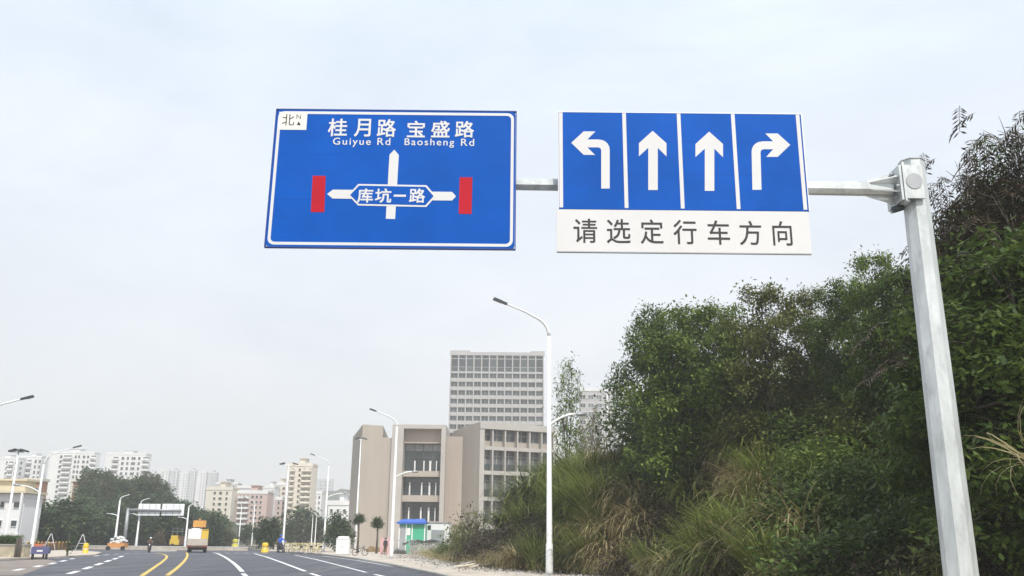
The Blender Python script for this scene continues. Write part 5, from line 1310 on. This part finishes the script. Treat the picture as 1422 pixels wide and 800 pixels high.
# yellow railing and tree stakes at the right corner of the junction
def railing(label, pxa, pxb, Y, H, n, m, rail=True, group=None):
    a, c = at(pxa, 760, Y), at(pxb, 760, Y); t = thing('railing', label, 'railing', (a.x, Y, .13), group=group); L_ = c.x - a.x
    for k in range(n):
        mb = MB(); x = L_ * k / (n - 1); mb.tube([(x, 0, 0), (x + rnd.uniform(-.03, .03), 0, H * rnd.uniform(.97, 1.03))], .025, 6); mb.build('bar', m, t)
    if rail:
        for q in (.3, .9): mb = MB(); mb.tube([(0, .05, H * q), (L_, .05, H * q)], .035, 6); mb.build('rail', m, t)
    return t
M_PALEY = mat('pale_yellow_paint', (.66, .56, .26), .6, 0, .12, 3)
railing('long pale yellow railing on the pavement right of the rider in blue', 396, 447, 112, 1.1, 24, M_PALEY)
railing('thin dark railing of stakes behind the pale yellow one', 342, 398, 138, 1.3, 22, M_PALEBARK)
railing('white metal railing in front of the green hut', 529, 577, 103, 1.7, 19, M_GREY)
for i in range(3):
    px = (411, 425, 439)[i]; p = at(px, 765, 104); t = thing('shared_bicycle', ('left', 'middle', 'right')[i] + ' of three yellow bicycles parked on the pavement corner', 'bicycle', (p.x, 104, .13), R(20 + 15 * i), 'yellow bicycles on the pavement corner')
    for y in (-.5, .5):
        mb = MB(); mb.tube([(y + .3 * math.cos(2 * math.pi * k / 18), 0, .31 + .3 * math.sin(2 * math.pi * k / 18)) for k in range(19)], .025, 6, 0, False); mb.build('wheel', M_DARK, t)
    mb = MB()
    for a_, b_ in (((-.5, 0, .31), (-.12, 0, .33)), ((-.12, 0, .33), (-.2, 0, .8)), ((-.5, 0, .31), (-.19, 0, .75)), ((-.12, 0, .33), (.38, 0, .78)), ((-.18, 0, .68), (.37, 0, .8)), ((.5, 0, .31), (.36, 0, .95))): mb.tube([a_, b_], .028, 6)
    mb.build('frame', M_PALEY, t)
    mb = MB(); mb.tube([(.32, -.25, .98), (.36, 0, .96), (.32, .25, .98)], .018, 6); mb.build('handlebar', M_DARK, t)
    mb = MB(); mb.box(-.33, -.08, -.07, .07, .81, .87); mb.build('saddle', M_DARK, t)
    mb = MB(); mb.box(.42, .68, -.15, .15, .65, .85); mb.build('basket', M_DARK, t)
# white cabinet and its neighbours
Yc = 97; p = at(475, 768, Yc); W = 17 * Yc * 1.02 / F_PX / 2; z_ = at(475, 749, Yc).z
t = thing('utility_cabinet', 'white roadside cabinet with sacks on top left of the beige building corner', 'cabinet', (p.x, Yc, .13))
mb = MB(); mb.box(-W, W, 0, .9, .08, z_ - .13); mb.box(-W * 1.04, W * 1.04, -.04, .94, z_ - .127, z_ - .05); mb.build('cabinet_body', M_WHITEV, t)
for sx in (-1, 1):
    mb = MB(); mb.box(sx * W * .48 - W * .44, sx * W * .48 + W * .44, -.025, -.002, .15, z_ - .22); d = mb.build('door', M_WHITEV, t)
    mb = MB(); mb.box(sx * W * .1 - .02, sx * W * .1 + .02, -.06, -.027, z_ * .45, z_ * .55); mb.build('handle', M_GREY, d)
mb = MB(); mb.box(-W, W, -.01, .91, 0, .078); mb.build('plinth', M_KERB, t)
mb = MB()
for k in range(5): mb.lathe([(.08, -.14), (.26, -.1), (.3, .02), (.24, .12), (.05, .16)], 8, (-.35 + .17 * k, .4, z_ + .26 - .13))
tag(mb.build('sack_heap', M_WPAINT, None, (p.x, Yc, 0.02)), 'heap of white sacks on top of the white roadside cabinet', 'sacks')
# dark bins / plant tubs near it
p = at(500, 765, 95); t = thing('parked_bicycle', 'dark bicycle leaning beside the clipped tree by the beige wing', 'bicycle', (p.x, 95, .13), R(10))
for y in (-.5, .5):
    mb = MB(); mb.tube([(y + .3 * math.cos(2 * math.pi * k / 16), 0, .31 + .3 * math.sin(2 * math.pi * k / 16)) for k in range(17)], .035, 6, 0, False); mb.build('wheel', M_DARK, t)
mb = MB()
for a_, b_ in (((-.5, 0, .31), (-.12, 0, .33)), ((-.12, 0, .33), (-.2, 0, .8)), ((-.12, 0, .33), (.38, 0, .78)), ((-.18, 0, .68), (.37, 0, .8)), ((.5, 0, .31), (.36, 0, .95))): mb.tube([a_, b_], .03, 6)
mb.build('frame', M_CLOTHD, t)
mb = MB(); mb.box(-.33, -.08, -.07, .07, .81, .87); mb.build('saddle', M_DARK, t)
mb = MB(); mb.tube([(.32, -.25, .98), (.36, 0, .96), (.32, .25, .98)], .018, 6); mb.build('handlebar', M_DARK, t)
# green hut with a blue roof
Yh = 112; k = Yh * 1.01 / F_PX; p = at(571, 763, Yh); z_ = at(571, 727, Yh).z; W = 17.5 * k
t = thing('guard_hut', 'green panel hut with a blue roof in front of the beige building', 'hut', (p.x, Yh, 0))
mb = MB(); mb.box(-W, W, 0, 2.6, 0.05, z_); mb.build('wall', M_GREENP, t)
for x in (-W, -W * .47, -W * .02, W * .93): mb = MB(); mb.box(x, x + .14, -.06, -.003, .05, z_ - .01); mb.build('corner_post', M_WHITEV, t)
mb = MB(); mb.prism([(-W * 1.15, -.4, z_ + .003), (W * 1.12, -.4, z_ + .003), (W * .85, 1.3, z_ + .5), (-W * .85, 1.3, z_ + .42)], (0, 0, .09)); mb.box(-W * 1.15, W * 1.12, -.45, -.405, z_ - .05, z_ + .16); mb.prism([(-W * .85, 1.3, z_ + .42), (W * .85, 1.3, z_ + .5), (W * 1.1, 2.9, z_), (-W * 1.1, 2.9, z_)], (0, 0, .09)); mb.build('roof', M_BROOF, t)
mb = MB(); mb.box(-W * .36, -W * .12, -.05, -.004, z_ * .62, z_ * .86); mb.build('window', M_WHITEV, t)
mb = MB(); mb.box(-W * .98, -W * .5, -.04, -.004, .1, z_ * .9); mb.build('door', M_GREY, t)
# white hut next to it
Yb = 116; k = Yb * 1.01 / F_PX; p = at(607, 763, Yb); z_ = at(607, 726.5, Yb).z; W = 16.5 * k
t = thing('white_hut', 'small white flat roofed hut with a dark shutter right of the green hut', 'hut', (p.x, Yb, 0))
mb = MB(); mb.box(-W, W, 0, 3, .05, z_); mb.build('wall', M_WHITEV, t)
mb = MB(); mb.box(-W * 1.03, W * 1.03, -.1, 3.1, z_ + .002, z_ + .1); mb.build('roof', M_GREY, t)
mb = MB(); mb.box(-W * .5, W * .55, -.04, -.003, z_ * .12, z_ * .78); mb.build('shutter', M_GREY, t)
mb = MB(); mb.box(-W * .82, -W * .55, -.04, -.003, z_ * .78, z_ * .93); mb.build('window', M_GLASS, t)
# pink boards by the standing person
for i, px in enumerate((530, 539)):
    p = at(px, 766, 102); mb = MB(); mb.box(-.18, .18, 0, .05, 0.0, 1.7); mb.box(-.2, .2, -.01, .06, 1.7, 1.78)
    tag(mb.build('upright_board', M_PINKP, None, (p.x, 102, .13)), 'narrow pink upright board ' + ('left' if i == 0 else 'right') + ' of the person in dark clothes', 'board', 'pink boards by the person')
# rubble stack under a black tarp, plank heap, refuse
b = gp(588, 772); t = thing('rubble_stack', 'stack of grey stone blocks under a black tarp before the green hut', 'stone stack', (b.x, b.y, .13)); kq = b.y / F_PX
M_BLK = mat('stone_block', (.42, .40, .36), .9, 0, .3, 2)
for r in range(6):
    for c in range(8 - (r > 3)):
        mb = MB(); x = (-1.45 + c * .42 + rnd.uniform(-.05, .05) + (r % 2) * .15); z0 = r * .24
        for q in range(2): mb.box(-.19 + x, .19 + x, q * .4 + rnd.uniform(-.06, .06), q * .4 + .36, z0, z0 + .22 + rnd.uniform(-.02, .01))
        mb.build('stone_block', M_BLK, t)
mb = MB(); n = 14
for i in range(n + 1):
    for j in range(5):
        x = -2.4 + 4.0 * i / n; mb.v.append(Vector((x, -.25 + j * .33, 1.50 + .10 * math.sin(i * 1.1 + j) - .05 * abs(j - 2) + .05 * i / n - (.35 * max(0, (3 - i) / 3)))))
for i in range(n):
    for j in range(4): a_ = i * 5 + j; mb.face((a_, a_ + 5, a_ + 6, a_ + 1), 0, True)
o = mb.build('tarp', M_TARP); o.location = (b.x, b.y, .13); sm = o.modifiers.new('thickness', 'SOLIDIFY'); sm.thickness = .04
tag(o, 'black tarp lying over the stack of grey stone blocks', 'tarp')
def heap(name, label, cat, px, py, W, H, m, seed):
    b = gp(px, py); r_ = random.Random(seed); bm = bmesh.new(); bmesh.ops.create_icosphere(bm, subdivisions=3, radius=1)
    for v in bm.verts:
        f = 1 + .22 * math.sin(v.co.x * 5 + seed) * math.cos(v.co.y * 4.3) + r_.uniform(-.06, .06); v.co = Vector((v.co.x * W * f, v.co.y * W * .6 * f, max(-.1, v.co.z) * H * f))
    me = bpy.data.meshes.new(name); bm.to_mesh(me); bm.free(); me.materials.append(m)
    return tag(link(name, me, None, (b.x, b.y, .13)), label, cat)
heap('refuse_sack', 'black sack lying at the foot of the lamp by the green hut', 'sack', 554, 771, .75, .55, M_TARP, 3)
heap('earth_heap', 'low brown earth heap below the clipped tree left of the person', 'earth heap', 521, 768, 1.3, .7, mat('brown_earth', (.25, .17, .09), .95, 0, .3, 3, .5, 10), 4)
for i in range(11):
    b = gp(640 + i * 3.3 + rnd.uniform(-1, 1), 790.5 + (i % 3) * .9); mb = MB(); Lp = rnd.uniform(.7, 1.5)
    mb.box(-Lp / 2, Lp / 2, -.1, .1, -.03, .03)
    o = mb.build('plank', M_PLANK if i % 3 else M_RUBBLE, None, (b.x, b.y, .17 + .07 * (i % 4))); o.rotation_euler = (rnd.uniform(-.3, .3), rnd.uniform(-.35, .15), rnd.uniform(-.8, .8))
    tag(o, 'pale broken plank in the heap on the pavement left of the tall street lamp', 'plank', 'broken planks heaped on the pavement')
for i, (px, py) in enumerate(((672, 787), (655, 786.5), (648, 787.5), (700, 791))):
    heap('stone_lump', ('grey stone lump right behind the heap of planks', 'grey stone lump in the middle behind the heap of planks', 'grey stone lump left behind the heap of planks', 'grey stone lump between the planks and the tall street lamp')[i], 'stone', px, py, .4, .28, M_RUBBLE, 10 + i)
def litter(label, px, py, m, i):
    d = ray(px, py); t_ = 20.0
    while t_ < 70:
        q = Vector((0, 0, CAM_H)) + d * t_
        if q.x > toe_x(q.y) and q.z < bank_z(q.x, q.y) + .15: break
        t_ += .2
    r_ = random.Random(i); bm = bmesh.new(); bmesh.ops.create_icosphere(bm, subdivisions=2, radius=1)
    for v in bm.verts: f = r_.uniform(.75, 1.2); v.co = Vector((v.co.x * .26 * f, v.co.y * .18 * f, v.co.z * .15 * f))
    me = bpy.data.meshes.new('litter_bag'); bm.to_mesh(me); bm.free(); me.materials.append(m)
    o = link('litter_bag', me, None, (q.x, q.y - .5, q.z + .35)); o.rotation_euler = (r_.uniform(-.5, .5), r_.uniform(-.5, .5), r_.uniform(0, 3)); tag(o, label, 'litter', 'litter bags at the foot of the bank')
litter('orange litter bag in the weeds at the foot of the bank', 981, 793, M_ORANGE, 1)
litter('pink litter bag right beside the orange one at the foot of the bank', 994, 794, M_PINKP, 2)
litter('red litter bag right of the pink one at the foot of the bank', 1018, 796, M_REDP, 3)
litter('white litter bag in the weeds below the straw coloured grass', 879, 798, M_WHITEV, 4)
